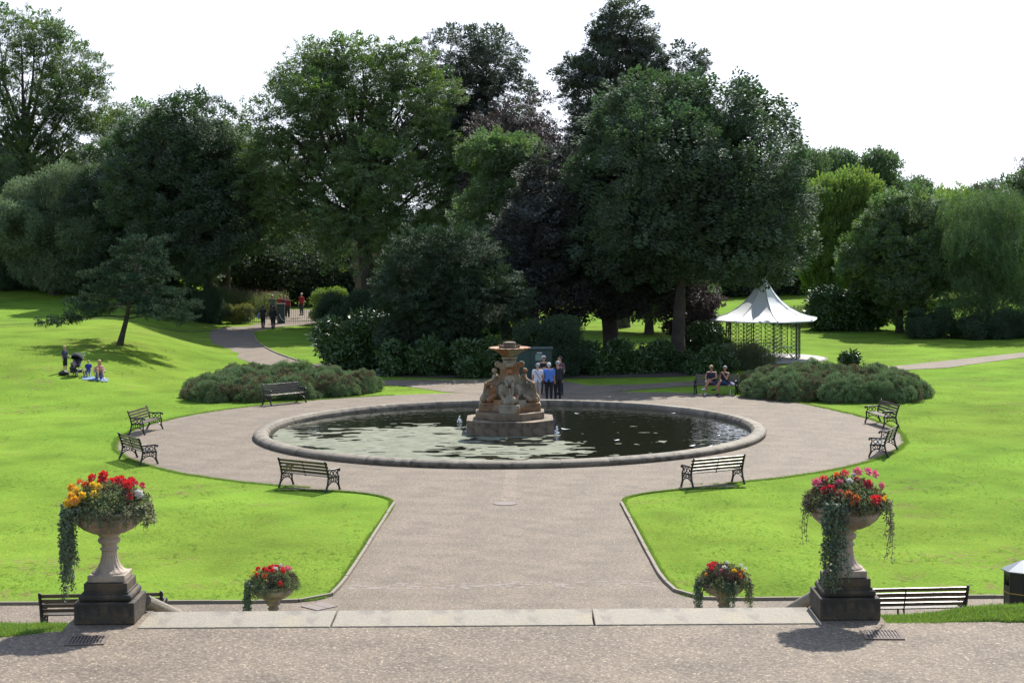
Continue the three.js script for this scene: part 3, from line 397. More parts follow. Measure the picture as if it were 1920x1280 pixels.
// ---------- benches ----------
function bench(label, x, z, turn, len = 1.95, y = 0.008) {
  const t = thing('park_bench', label, 'bench', [x, y, z], turn, 'iron and timber park benches'), w = len / 2;
  for (const s of [-1, 1]) {
    const X = s * (w - 0.06), P = (yy, zz) => V(X, yy, zz), g = [];
    g.push(limbTube([P(0, 0.3), P(0.2, 0.24), P(0.43, 0.25)], [0.0364, 0.028, 0.0308], 6), limbTube([P(0, -0.36), P(0.2, -0.27), P(0.42, -0.22)], [0.0392, 0.0308, 0.0336], 6));   // legs
    g.push(limbTube([P(0.42, -0.22), P(0.62, -0.27), P(0.88, -0.36)], [0.0364, 0.0336, 0.0308], 6), new THREE.SphereGeometry(0.034, 8, 6).translate(X, 0.9, -0.365));   // back stile, ball
    g.push(limbTube([P(0.66, -0.28), P(0.64, -0.1), P(0.645, 0.16), P(0.64, 0.27), P(0.6, 0.3), P(0.585, 0.26)], [0.0308, 0.0308, 0.0308, 0.0308, 0.0252], 6), limbTube([P(0.43, 0.24), P(0.53, 0.2), P(0.63, 0.22)], [0.0252, 0.0224, 0.0252], 6));   // arm with its curl
    g.push(box(0.04, 0.045, 0.5, X, 0.41, 0.01)); g.push(limbTube([P(0.03, 0.28), P(0.22, 0.17), P(0.28, -0.03), P(0.2, -0.22), P(0.03, -0.33)], [0.0196, 0.0196, 0.0196, 0.0196], 5));   // seat rail, arch
    for (const [cy, cz, r] of [[0.34, -0.03, 0.055], [0.53, 0.08, 0.065], [0.53, -0.07, 0.065], [0.33, 0.13, 0.045], [0.33, -0.18, 0.045]]) g.push(new THREE.TorusGeometry(r, 0.016, 5, 14).rotateY(PI / 2).translate(X, cy, cz));
    part(t, 'cast_iron_end', merge(g), M.iron);
  }
  if (len > 1.2) part(t, 'centre_strap', merge([box(0.035, 0.012, 0.46, 0, 0.418, 0.01), bar(V(0, 0.43, -0.2), V(0, 0.86, -0.345), 0.014, 0.014, 4)].concat(len > 2.2 ? [bar(V(0, 0, -0.3), V(0, 0.42, -0.2), 0.025, 0.02, 5), bar(V(0, 0, 0.24), V(0, 0.42, 0.2), 0.025, 0.02, 5)] : [])), M.iron);
  for (let i = 0; i < 4; i++) part(t, 'seat_slat', rbox(len - 0.04, 0.028, 0.098, 0, 0.437, 0.19 - i * 0.11, 0.006, 1), M.slat);
  for (let i = 0; i < 4; i++) { const o = part(t, 'back_slat', rbox(len - 0.04, 0.078, 0.024, 0, 0, 0, 0.006, 1), M.slat); o.position.set(0, 0.535 + i * 0.105, -0.212 - i * 0.036); o.rotation.x = -0.33; }
  return t;
}
const toward = (x, z) => Math.atan2(CX - x, CZ - z);
for (const [x, z, label, da] of [
  [-10.02, -77.0, 'black iron bench in front of the left juniper mound', 0], [-14.1, -67.3, 'sunlit pale bench at the far left edge of the ring, nearer the picnic', -0.12], [-12.7, -59.3, 'bench on the left side of the ring, its back half turned', 0.05], [-6.2, -53.2, 'bench seen from behind, left of the avenue mouth', -0.18],
  [6.1, -53.3, 'bench seen from behind, right of the avenue mouth', 0.06], [12.7, -59.9, 'bench on the right side of the ring seen from behind, nearer one of two', 0.1], [14.3, -67.8, 'bench on the right of the ring just before the right juniper mound', 0.08], [9.25, -79.6, 'shaded bench where two people sit by the right juniper', 0.36]]) bench(label, x, z, toward(x, z) + da, 2.0);
bench('long bench below the terrace, partly hidden by the left urn pedestal', -8.2, -34.7, PI + 0.05, 2.5, 0.016); bench('long bench below the terrace, right of the right urn pedestal', 7.75, -34.7, PI + 0.06, 2.6, 0.016);
// ---------- urns with bedding plants ----------
const urnGeo = (() => {
  const foot = lathe([[0.2, 0.53], [0.2, 0.545], [0.175, 0.56], [0.135, 0.6], [0.105, 0.66], [0.09, 0.73], [0.085, 0.79]], 64, (a, y) => 1 - 0.075 * (0.5 + 0.5 * Math.cos(a * 16)) * (y > 0.55 ? 1 : 0));
  const neck = lathe([[0.084, 0.785], [0.105, 0.795], [0.105, 0.812], [0.085, 0.825], [0.09, 0.86], [0.118, 0.875], [0.128, 0.9], [0.12, 0.925], [0.095, 0.94], [0.125, 0.958], [0.13, 0.98]], 40);
  const bowl = lathe([[0.13, 0.978], [0.2, 0.995], [0.29, 1.04], [0.36, 1.1], [0.392, 1.155], [0.385, 1.185], [0.37, 1.19], [0.37, 1.205], [0.405, 1.212], [0.42, 1.235], [0.41, 1.255], [0.37, 1.258], [0.35, 1.22], [0.02, 1.2]], 48);
  const beads = merge(Array.from({ length: 44 }, (_, i) => new THREE.SphereGeometry(0.013, 6, 5).translate(Math.cos(i / 22 * PI) * 0.375, 1.197, Math.sin(i / 22 * PI) * 0.375)));
  return { foot, neck, bowl, beads };
})();
function rosette(seed, blooms) {   // a double begonia bloom: rings of cupped petals
  const r = RNG(seed), out = [];
  for (const [n, tilt, l, y] of [[7, 0.15, 0.62, 0], [6, 0.6, 0.55, 0.08], [5, 1.05, 0.42, 0.14]]) for (let i = 0; i < n; i++) { const a = (i + r() * 0.5) / n * 2 * PI + tilt, d = V(Math.cos(a) * Math.cos(tilt), Math.sin(tilt), Math.sin(a) * Math.cos(tilt)), s = V(-Math.sin(a), 0, Math.cos(a)); out.push([V(Math.cos(a) * 0.06, y, Math.sin(a) * 0.06), d, s, l, 0.5 * (0.85 + 0.3 * r())]); }
  return leaves(out);
}
const BLOOM = [rosette(1), rosette(2), rosette(3)], petal = (c) => new THREE.MeshPhysicalMaterial({ color: lin(...c), roughness: 0.95, transmission: 0.45, thickness: 0, side: THREE.DoubleSide }), PET = { red: petal([0.6, 0.016, 0.014]), crimson: petal([0.46, 0.012, 0.03]), yellow: petal([0.72, 0.47, 0.014]), amber: petal([0.7, 0.33, 0.014]), orange: petal([0.66, 0.15, 0.018]), white: petal([0.62, 0.6, 0.55]), pink: petal([0.66, 0.14, 0.22]), coral: petal([0.62, 0.07, 0.06]) };
const ivyLeaf = (() => { const r = RNG(51), o = []; for (let i = 0; i < 9; i++) { const a = r() * 2 * PI, b = V(Math.cos(a) * 0.35 * r(), r() - 0.5, Math.sin(a) * 0.35 * r()), d = V(Math.cos(a), -0.7 + 0.4 * r(), Math.sin(a)).normalize(), s = d.clone().cross(dirRand(r)).normalize(); o.push([b, d, s, 0.62, 0.55]); } return leaves(o); })();
function urn(x, y, z, k, turn, lift, labels, blooms, trails, seed, rubra = 0.3) {
  const t = thing('stone_urn', labels[0], 'urn', [x, y, z], turn, 'stone flower urns'); t.scale.setScalar(k);
  const dark = [[0.68, 0.25, 0.12], [0.58, 0.07, 0.283], [0.49, 0.12, 0.39]];
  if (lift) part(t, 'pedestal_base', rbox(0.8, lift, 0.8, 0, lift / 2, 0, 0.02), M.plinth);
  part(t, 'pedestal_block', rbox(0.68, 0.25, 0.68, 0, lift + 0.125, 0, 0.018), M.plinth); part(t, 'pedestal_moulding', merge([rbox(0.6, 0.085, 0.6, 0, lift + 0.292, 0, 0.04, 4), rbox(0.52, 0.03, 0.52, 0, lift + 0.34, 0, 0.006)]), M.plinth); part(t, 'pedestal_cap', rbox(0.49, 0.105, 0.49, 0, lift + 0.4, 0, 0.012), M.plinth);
  part(t, 'square_foot', rbox(0.42, 0.08, 0.42, 0, lift + 0.492, 0, 0.012), M.urn); part(t, 'fluted_stem', boxUV(urnGeo.foot.clone().translate(0, lift, 0)), M.urn); part(t, 'collar', boxUV(urnGeo.neck.clone().translate(0, lift, 0)), M.urn);
  const b = part(t, 'bowl', boxUV(urnGeo.bowl.clone().translate(0, lift, 0)), M.urn); part(b, 'beading', urnGeo.beads.clone().translate(0, lift, 0), M.urn);
  // the plants that fill it
  const p = thing('bedding_plants', labels[1], 'flowers', [x, y + (lift + 1.2) * k, z], turn, 'flower displays in the urns'); p.scale.setScalar(k); const r = RNG(seed);
  part(p, 'soil', cyl(0.345, 0.34, 0.05, 0, 0.02, 0, 24), M.soil);
  const fol = []; for (let i = 0; i < 420; i++) { const a = r() * 2 * PI, q = Math.sqrt(r()), R = 0.455 * q; fol.push([V(R * Math.cos(a), 0.03 + 0.2 * (1 - q * q) + 0.1 * r() - (q > 0.85 ? 0.06 * r() : 0), R * Math.sin(a)), Q(V(Math.cos(a) * q, 0.9, Math.sin(a) * q).add(dirRand(r).multiplyScalar(0.6)), dirRand(r), r() * 6, r), 0.13 * (0.6 + 0.7 * r())]); }
  instanced(p, 'foliage', SP.ball[1], L.bedding, fol.filter((_, i) => i % 10 >= rubra * 10), 0.3, seed); instanced(p, 'bronze_foliage', SP.ball[0], L.bronze, fol.filter((_, i) => i % 10 < rubra * 10).map((e) => [e[0].clone().setY(e[0].y + 0.03), e[1], e[2]]), 0.3, seed + 1);
  for (const [fx, fy, fz, c, s] of blooms) { const o = part(p, 'flower', BLOOM[Math.floor(r() * 3)], PET[c]); o.position.set(fx * 1.12, fy + 0.045, fz * 1.12); o.scale.setScalar((s || 0.062) * 1.5 * (0.85 + 0.3 * r())); o.quaternion.setFromUnitVectors(V(0, 1, 0), V(fx * 1.2, 0.45, fz * 1.2 + 0.45).add(dirRand(r).multiplyScalar(0.25)).normalize()); }
  for (const [a0, a1, len, n, m, wid] of trails) {
    const li = [], st = []; for (let i = 0; i < n; i++) {
      const a = mix(a0, a1, r()), R = 0.43 + 0.05 * r(), l = len * (0.55 + 0.45 * r()), sx = Math.cos(a) * R, sz = Math.sin(a) * R, dx = (r() - 0.5) * 0.12, dz = (r() - 0.5) * 0.1, at = (u) => V(sx * (1 + 0.08 * Math.sin(u * 3)) + dx * u, 0.1 - Math.max(0, u - 0.06) * l + 0.02 * Math.sin(u * 17 + i), sz * (1 + 0.08 * Math.sin(u * 3)) + dz * u);
      st.push(limbTube([V(sx * 0.7, 0.1, sz * 0.7), at(0.05), at(0.35), at(0.7), at(1)], [0.004, 0.004, 0.003, 0.002], 3)); const c = Math.round(l / 0.045); for (let j = 0; j < c; j++) li.push([at(j / c).add(dirRand(r).multiplyScalar(0.02)), Q(V(0, 1, 0).add(dirRand(r).multiplyScalar(0.5)), dirRand(r), r() * 6, r), (wid || 0.055) * (0.6 + 0.7 * r()) * (1.1 - 0.4 * j / c)]);
    }
    const tr = part(p, 'trailing_stems', merge(st), M.barkPale); instanced(tr, 'trailing_leaves', ivyLeaf, m, li, 0.28, seed + n);
  }
}
const ring = (r, n, cs, R0, R1, a0 = 0, a1 = 2 * PI) => Array.from({ length: n }, (_, i) => { const a = mix(a0, a1, (i + r()) / n), q = mix(R0, R1, r()); return [q * Math.cos(a), 0.30 - 0.5 * q * q + 0.05 * r(), q * Math.sin(a), cs[Math.floor(r() * cs.length)]]; });
{
  // angles: 0 is +x, PI / 2 is towards the terrace
  const r = RNG(8);
  urn(-4.6, 3.8, -19.79, 1, 0, 0, ['fluted stone urn on a dark square pedestal at the left of the terrace steps', 'red and yellow begonias with long ivy in the left terrace urn'],
    [...ring(r, 7, ['red'], 0.02, 0.2, 3.4, 5.6), ...ring(r, 9, ['red', 'red', 'crimson'], 0.15, 0.34, -1.2, 0.6), [-0.28, 0.24, 0.12, 'yellow'], [-0.32, 0.2, 0.2, 'amber'], [-0.26, 0.16, 0.3, 'amber', 0.066], [-0.22, 0.29, 0.02, 'orange'], [-0.3, 0.3, -0.08, 'orange'], [-0.08, 0.22, 0.24, 'yellow', 0.064], [-0.05, 0.29, 0.16, 'yellow'], [-0.2, 0.21, 0.24, 'yellow'], [-0.34, 0.13, 0.26, 'yellow'], [-0.12, 0.3, 0.1, 'yellow'], [-0.36, 0.26, 0.02, 'amber'], [0.33, 0.2, 0.1, 'white', 0.06], [0.26, 0.19, 0.18, 'red'], [-0.15, 0.36, 0, 'red', 0.07], [-0.05, 0.38, -0.05, 'red', 0.07], [0.12, 0.34, 0.02, 'red', 0.066], [0.2, 0.3, 0.05, 'red', 0.066]],
    [[2.7, 3.3, 1.18, 20, L.ivy, 0.062], [2.2, 2.65, 0.85, 7, L.ivy, 0.055], [1.2, 2.2, 0.28, 9, L.ivyPale, 0.05], [-0.7, 1.0, 0.3, 28, L.ivyPale, 0.045]], 41, 0.1);
  urn(3.77, 3.8, -19.75, 1, 0, 0, ['fluted stone urn on a dark square pedestal at the right of the terrace steps', 'pink, red and orange begonias with thick ivy in the right terrace urn'],
    [[-0.3, 0.27, 0.05, 'pink', 0.068], [-0.08, 0.27, 0.1, 'pink'], [0.22, 0.38, 0, 'pink', 0.075], [0.13, 0.37, -0.06, 'pink', 0.066], [0.3, 0.34, -0.05, 'pink'], [-0.08, 0.33, -0.04, 'orange'], [0.0, 0.35, -0.06, 'coral', 0.07], [-0.18, 0.22, 0.18, 'crimson', 0.07], [-0.24, 0.2, 0.16, 'crimson'], [-0.1, 0.18, 0.25, 'coral'], [-0.02, 0.17, 0.3, 'orange'], [0.04, 0.13, 0.34, 'orange'], [0.0, 0.09, 0.38, 'orange', 0.045], [0.2, 0.26, 0.12, 'crimson', 0.066], [0.22, 0.11, 0.32, 'red', 0.07], [0.26, 0.12, 0.28, 'red', 0.066], [0.33, 0.1, 0.22, 'yellow', 0.04], [0.36, 0.12, 0.18, 'yellow', 0.035], [0.36, 0.22, 0, 'pink', 0.05], [0.02, 0.29, 0.1, 'white', 0.045], [0.08, 0.34, -0.02, 'white', 0.04], [-0.2, 0.28, -0.1, 'coral'], [0.1, 0.3, 0.05, 'crimson', 0.05]],
    [[1.78, 2.3, 1.08, 24, L.ivy, 0.06], [2.7, 3.1, 0.62, 3, L.ivyPale, 0.035], [-0.2, 0.35, 0.8, 6, L.ivyPale, 0.042], [0.5, 1.2, 0.12, 6, L.ivyPale, 0.04]], 43, 0.3);
  urn(-4.45, 0.012, -32.1, 1.0, 0, 0.28, ['stone urn at the foot of the steps behind the left slab edge', 'red and white begonias trailing ivy in the lower left urn'],
    [...ring(r, 12, ['red', 'red', 'crimson'], 0.05, 0.3), [0.05, 0.3, 0.05, 'white', 0.06], [0.12, 0.36, -0.05, 'white', 0.05], [0.28, 0.3, 0, 'pink', 0.06], [0.22, 0.29, -0.08, 'pink'], [0.16, 0.1, 0.34, 'red', 0.07], [-0.1, 0.22, 0.24, 'orange'], [-0.3, 0.26, 0.05, 'yellow', 0.04], [-0.36, 0.2, 0.1, 'yellow', 0.035], [-0.24, 0.22, 0.12, 'red']],
    [[2.5, 3.3, 0.75, 18, L.ivy, 0.06], [1.6, 2.4, 0.35, 10, L.ivyPale, 0.05]], 47, 0.2);
  urn(3.88, 0.012, -32.1, 1.0, 0, 0.28, ['stone urn at the foot of the steps behind the right slab edge', 'mixed crimson, yellow and white begonias trailing ivy in the lower right urn'],
    [...ring(r, 7, ['crimson', 'red', 'coral'], 0.05, 0.3, 2.4, 4.2), [0.0, 0.28, 0.1, 'white', 0.06], [0.06, 0.35, -0.05, 'white', 0.05], [-0.06, 0.24, 0.16, 'pink', 0.05], [0.15, 0.24, 0.18, 'yellow', 0.066], [0.3, 0.22, 0.1, 'amber', 0.05], [0.28, 0.3, 0, 'white', 0.055], [0.36, 0.24, 0, 'white', 0.045], [0.24, 0.16, 0.22, 'orange'], [0.1, 0.12, 0.3, 'white', 0.045], [-0.3, 0.18, 0.15, 'amber', 0.04], [0.2, 0.2, 0.16, 'orange']],
    [[2.7, 3.4, 0.8, 12, L.ivy, 0.055], [1.2, 1.7, 0.7, 10, L.ivy, 0.055], [0.2, 0.7, 0.75, 9, L.ivyPale, 0.055], [1.6, 2.6, 0.25, 8, L.ivyPale, 0.05]], 49, 0.35);
}
// ---------- litter bin ----------
{
  const t = thing('litter_bin', 'black eight-sided litter bin with grey peaked lid and gold band', 'bin', [10.35, 0.016, -35.3], 0.18), N = 8, R = 0.36, ap = R * Math.cos(PI / N), w = 2 * R * Math.sin(PI / N), gb = [];
  for (let i = 0; i < N; i++) {
    const a = i / N * 2 * PI, put = (g) => g.rotateY(a), face = i % 2 === 0;
    part(t, 'side_panel', merge([put(box(w * 0.995, 0.74, 0.02, 0, 0.37, ap)), put(box(w * 0.995, 0.1, 0.02, 0, 0.99, ap)), ...(face ? [put(box(0.035, 0.2, 0.02, -w / 2 + 0.018, 0.84, ap)), put(box(0.035, 0.2, 0.02, w / 2 - 0.018, 0.84, ap))] : [put(box(w * 0.995, 0.2, 0.02, 0, 0.84, ap))])]), M.black); gb.push(put(box(w * 1.02, 0.022, 0.006, 0, 0.6, ap + 0.012)));
  }
  part(t, 'gold_band', merge(gb), M.gold); part(t, 'liner', cyl(0.29, 0.29, 0.66, 0, 0.36, 0, 16), M.black); part(t, 'peaked_lid', lathe([[0.43, 1.035], [0.43, 1.055], [0.02, 1.24]], 8).toNonIndexed().rotateY(PI / 8), (() => { const m = M.roofMetal.clone(); m.flatShading = true; return m; })()); part(t, 'ceiling', cyl(0.34, 0.34, 0.02, 0, 1.02, 0, 8), M.black);
}
// ---------- bandstand shelter ----------
{
  const at = [14.15, 0, -98.8];
  const pv = struct('shelter_paving', cyl(3.6, 3.62, 0.05, 0, 0.0, 0, 64), mat([0.16, 0.15, 0.14], 0.9)); pv.position.set(...at); tag(pv, 'round pale paved floor under the white shelter');
  { const g = [], r = RNG(2); for (let R = 0.35; R < 3.45; R += 0.2) { const n = Math.round(2 * PI * R / 0.3); for (let i = 0; i < n; i++) g.push(box(0.19, 0.02 + 0.006 * r(), 2 * PI * R / n - 0.02, R, 0.03, 0).rotateY((i + (R * 5 % 2) * 0.5) / n * 2 * PI)); } const s = part(pv, 'setts', merge(g), mat([0.36, 0.34, 0.315], 0.8)); s.userData.kind = 'stuff'; }
  const t = thing('garden_shelter', 'octagonal green trellis shelter with white swept tent roof', 'shelter', at, 0.12);
  const prof = [[0.04, 4.75], [0.17, 4.48], [0.38, 4.1], [0.66, 3.68], [1.04, 3.25], [1.54, 2.85], [2.13, 2.53], [2.72, 2.34], [3.12, 2.26]];
  for (let i = 0; i < 8; i++) {
    const a0 = i / 8 * 2 * PI, a1 = (i + 1) / 8 * 2 * PI, pos = [], idx = [], K = 4; prof.forEach(([R, y]) => { for (let k = 0; k <= K; k++) { const u = k / K, x = mix(Math.cos(a0), Math.cos(a1), u) * R, z = mix(Math.sin(a0), Math.sin(a1), u) * R; pos.push(x, y - 0.015 * Math.sin(u * PI) * Math.min(1, R), z); } });
    for (let j = 0; j < prof.length - 1; j++) for (let k = 0; k < K; k++) { const a = j * (K + 1) + k, b = a + K + 1; idx.push(a, a + 1, b, a + 1, b + 1, b); }
    const e = pos.length / 3 - K - 1; for (let k = 0; k <= K; k++) pos.push(pos[(e + k) * 3], pos[(e + k) * 3 + 1] - 0.07, pos[(e + k) * 3 + 2]); for (let k = 0; k < K; k++) idx.push(e + k, e + k + 1, e + K + 1 + k, e + k + 1, e + K + 2 + k, e + K + 1 + k);
    const g = new THREE.BufferGeometry(); g.setAttribute('position', new THREE.Float32BufferAttribute(pos, 3)); g.setIndex(idx); g.computeVertexNormals(); g.setAttribute('uv', new THREE.BufferAttribute(new Float32Array(pos.length / 3 * 2), 2)); part(t, 'roof_panel', g, M.tent);
    part(t, 'roof_rib', limbTube(prof.map(([R, y]) => V(Math.cos(a0) * R, y + 0.012, Math.sin(a0) * R)), [0.02, 0.025, 0.03], 5), M.tentEdge);
    for (const s of [-1, 1]) {   // each column is a pair of trellis panels meeting at a post
      const A = V(Math.cos(a0) * 2.12, 0, Math.sin(a0) * 2.12), an = a0 + s * 0.21, B = V(Math.cos(an) * 2.06, 0, Math.sin(an) * 2.06), g2 = [bar(B.clone().setY(0.02), B.clone().setY(2.3), 0.022, 0.022, 5)]; if (s > 0) g2.push(bar(A.clone().setY(0.02), A.clone().setY(2.36), 0.03, 0.03, 6));
      const n = 10, h = 2.2 / n; for (let k = 0; k < n; k++) { g2.push(bar(A.clone().setY(0.06 + k * h), B.clone().setY(0.06 + (k + 1) * h), 0.017, 0.017, 4), bar(B.clone().setY(0.06 + k * h), A.clone().setY(0.06 + (k + 1) * h), 0.017, 0.017, 4)); }
      part(t, 'trellis_column', merge(g2), M.darkGreen);
    }
    const C = V(Math.cos(a0 + 0.21) * 2.06, 1.85, Math.sin(a0 + 0.21) * 2.06), D = V(Math.cos(a1 - 0.21) * 2.06, 1.85, Math.sin(a1 - 0.21) * 2.06), mid = C.clone().lerp(D, 0.5).setY(2.25); part(t, 'arched_brace', limbTube([C, C.clone().lerp(mid, 0.5).add(V(0, 0.1, 0)), mid, D.clone().lerp(mid, 0.5).add(V(0, 0.1, 0)), D], [0.018, 0.018], 5), M.darkGreen);
    part(t, 'eaves_beam', bar(V(Math.cos(a0) * 2.12, 2.3, Math.sin(a0) * 2.12), V(Math.cos(a1) * 2.12, 2.3, Math.sin(a1) * 2.12), 0.03, 0.03, 5), M.darkGreen);
  }
  part(t, 'finial', lathe([[0.05, 4.7], [0.06, 4.79], [0.03, 4.85], [0.05, 4.9], [0.01, 4.98]], 10), M.tentEdge);
  const seat = (a, label) => { const s = thing('metal_seat', label, 'seat', [at[0] + Math.cos(a) * 1.7, 0.045, at[2] - Math.sin(a) * 1.7], -a - PI / 2 + PI, 'seats in the shelter'), g = []; part(s, 'seat_bars', merge([-0.15, -0.05, 0.05, 0.15].map((z) => box(1.3, 0.02, 0.07, 0, 0.44, z))), M.darkGreen); part(s, 'back_rail', merge([0.55, 0.7, 0.88].map((y) => box(1.3, 0.03, 0.02, 0, y, -0.22)).concat([-0.64, -0.2, 0.2, 0.64].map((x) => box(0.025, 0.46, 0.02, x, 0.66, -0.22)))), M.darkGreen); for (const x of [-0.6, 0.6]) for (const z of [-0.2, 0.16]) part(s, 'leg', bar(V(x, 0, z), V(x, 0.44, z), 0.018, 0.018, 5), M.darkGreen); };
  seat(2.15, 'low green metal seat at the back left inside the shelter'); seat(1.25, 'low green metal seat at the back of the shelter');
  const tb = thing('small_table', 'small grey folding table inside the shelter', 'table', [at[0] + 1.3, 0.045, at[2] + 0.4]); part(tb, 'top', rbox(0.75, 0.03, 0.5, 0, 0.62, 0, 0.01), mat([0.35, 0.37, 0.38], 0.4)); for (const [x, z] of [[-0.3, 0.2], [0.3, 0.2], [-0.3, -0.2], [0.3, -0.2]]) part(tb, 'leg', bar(V(x * 1.1, 0, z), V(-x * 0.8, 0.61, z), 0.013, 0.013, 5), M.iron);
}
// ---------- notice cabinet, gate ----------
{
  const k = thing('service_cabinet', 'dark green metal cabinet behind the fountain with notices on its door', 'cabinet', [0.9, 0.016, -86.2]);
  part(k, 'body', rbox(2.1, 1.62, 0.7, 0, 0.81, 0, 0.015), M.green); part(k, 'roof', rbox(2.24, 0.07, 0.86, 0, 1.655, 0.02, 0.015), mat([0.045, 0.075, 0.065], 0.5)); for (const s of [-1, 1]) { const d = part(k, 'door', rbox(1.0, 1.5, 0.025, s * 0.51, 0.8, 0.36, 0.006), M.green); part(d, 'handle', box(0.02, 0.12, 0.03, s * 0.06, 0.8, 0.385), M.iron); }
  part(k, 'notice', box(0.32, 0.3, 0.006, 0.4, 1.22, 0.379), mat([0.16, 0.24, 0.2], 0.6)); part(k, 'notice', box(0.26, 0.06, 0.006, 0.44, 1.44, 0.379), M.paper);
  const p = thing('gate_cabinet', 'tall dark green box standing at the park gate', 'cabinet', [-17.5, 0.016, -133.2]); part(p, 'body', rbox(0.56, 1.4, 0.5, 0, 0.7, 0, 0.02), M.darkGreen); part(p, 'cap', rbox(0.64, 0.1, 0.58, 0, 1.45, 0, 0.02), M.darkGreen); part(p, 'pale_cable', limbTube([V(-0.1, 0.72, 0.27), V(0.02, 0.42, 0.3), V(0.25, 0.2, 0.29)], [0.02, 0.02], 5), M.foam);
  const rail = (x0, x1, z, h, label) => { const t = thing('iron_railing', label, 'railing', [0, 0.016, z], 0, 'railings by the gate'), n = Math.round((x1 - x0) / 0.14); part(t, 'rails', merge([box(x1 - x0, 0.04, 0.03, (x0 + x1) / 2, h - 0.06, 0), box(x1 - x0, 0.04, 0.03, (x0 + x1) / 2, 0.14, 0)]), M.darkGreen); for (let i = 0; i <= n; i++) part(t, 'rail_bar', box(0.022, h, 0.022, x0 + (x1 - x0) * i / n, h / 2, 0), M.darkGreen); };
  rail(-17.15, -14.2, -133.4, 1.22, 'green railing right of the gate cabinet, under red-shirted visitors'); rail(-20.2, -18.9, -132.8, 1.1, 'thin iron railing panel beside the golden bush');
  const pier = thing('stone_pier', 'grey coursed stone pier half hidden behind the big green tree', 'pier', [-12.4, 0.2, -152]), r = RNG(6); for (let i = 0; i < 10; i++) for (let j = 0; j < 3; j++) part(pier, 'stone_block', rbox(0.78 - 0.02, 0.52, 1.4, (j - 1) * 0.78 + (i % 2 ? 0.08 : -0.08), 0.27 + i * 0.54, (r() - 0.5) * 0.05, 0.02, 1), M.kerb); part(pier, 'cap', rbox(2.8, 0.3, 1.8, 0, 5.55, 0, 0.03), M.kerb);
}
// ---------- people ----------
const EYE = new THREE.SphereGeometry(0.011, 6, 5), eyeM = mat([0.02, 0.015, 0.012], 0.3), shadeM = mat([0.01, 0.01, 0.012], 0.15), cloth = (c, r = 0.9) => mat(c, r);
const SKIN = { fair: mat([0.44, 0.25, 0.17], 0.55), tan: mat([0.36, 0.18, 0.11], 0.55) }, HAIR = { grey: mat([0.3, 0.3, 0.3], 0.7), white: mat([0.55, 0.54, 0.52], 0.7), brown: mat([0.12, 0.065, 0.03], 0.6), blond: mat([0.42, 0.28, 0.12], 0.6), black: mat([0.014, 0.011, 0.01], 0.5) };
const add = (a, b) => [a[0] + b[0], a[1] + b[1], a[2] + b[2]];
function handBones(w, d) {   // palm and five fingers, slightly curled, from wrist w along d
  const D = V(...d).normalize(), S = D.clone().cross(V(0.3, 0.2, 1)).normalize(), N = D.clone().cross(S), p = (u, s, n, r) => [w[0] + D.x * u + S.x * s + N.x * n, w[1] + D.y * u + S.y * s + N.y * n, w[2] + D.z * u + S.z * s + N.z * n, r], b = [[p(0, 0, 0, 0.027), p(0.08, 0.012, 0, 0.02)], [p(0.02, -0.01, 0, 0.02), p(0.08, -0.02, 0, 0.018)]];
  [[-0.033, 0.055], [-0.011, 0.07], [0.011, 0.075], [0.032, 0.068]].forEach(([s, l]) => { b.push([p(0.085, s, 0, 0.0095), p(0.085 + l * 0.6, s * 1.1, 0.008, 0.009)], [p(0.085 + l * 0.6, s * 1.1, 0.008, 0.009), p(0.085 + l, s * 1.1, 0.028, 0.008)]); });
  b.push([p(0.025, 0.03, 0, 0.011), p(0.06, 0.06, 0.012, 0.01)], [p(0.06, 0.06, 0.012, 0.01), p(0.09, 0.066, 0.022, 0.009)]); return b;
}
const STAND = { hip: 0.92, L: [[0.1, 0.49, 0.02], [0.105, 0.09, -0.02], [0.12, 0.035, 0.13]], R: [[-0.1, 0.49, 0.02], [-0.105, 0.09, -0.02], [-0.12, 0.035, 0.13]], aL: [[0.245, 1.13, -0.03], [0.25, 0.9, 0.06]], aR: [[-0.245, 1.13, -0.03], [-0.25, 0.9, 0.06]] };
const SIT = { hip: 0.54, L: [[0.12, 0.53, 0.42], [0.12, 0.1, 0.44], [0.13, 0.035, 0.6]], R: [[-0.12, 0.53, 0.42], [-0.12, 0.1, 0.44], [-0.13, 0.035, 0.6]], aL: [[0.25, 0.79, 0.03], [0.14, 0.66, 0.22]], aR: [[-0.25, 0.79, 0.03], [-0.14, 0.66, 0.22]] };
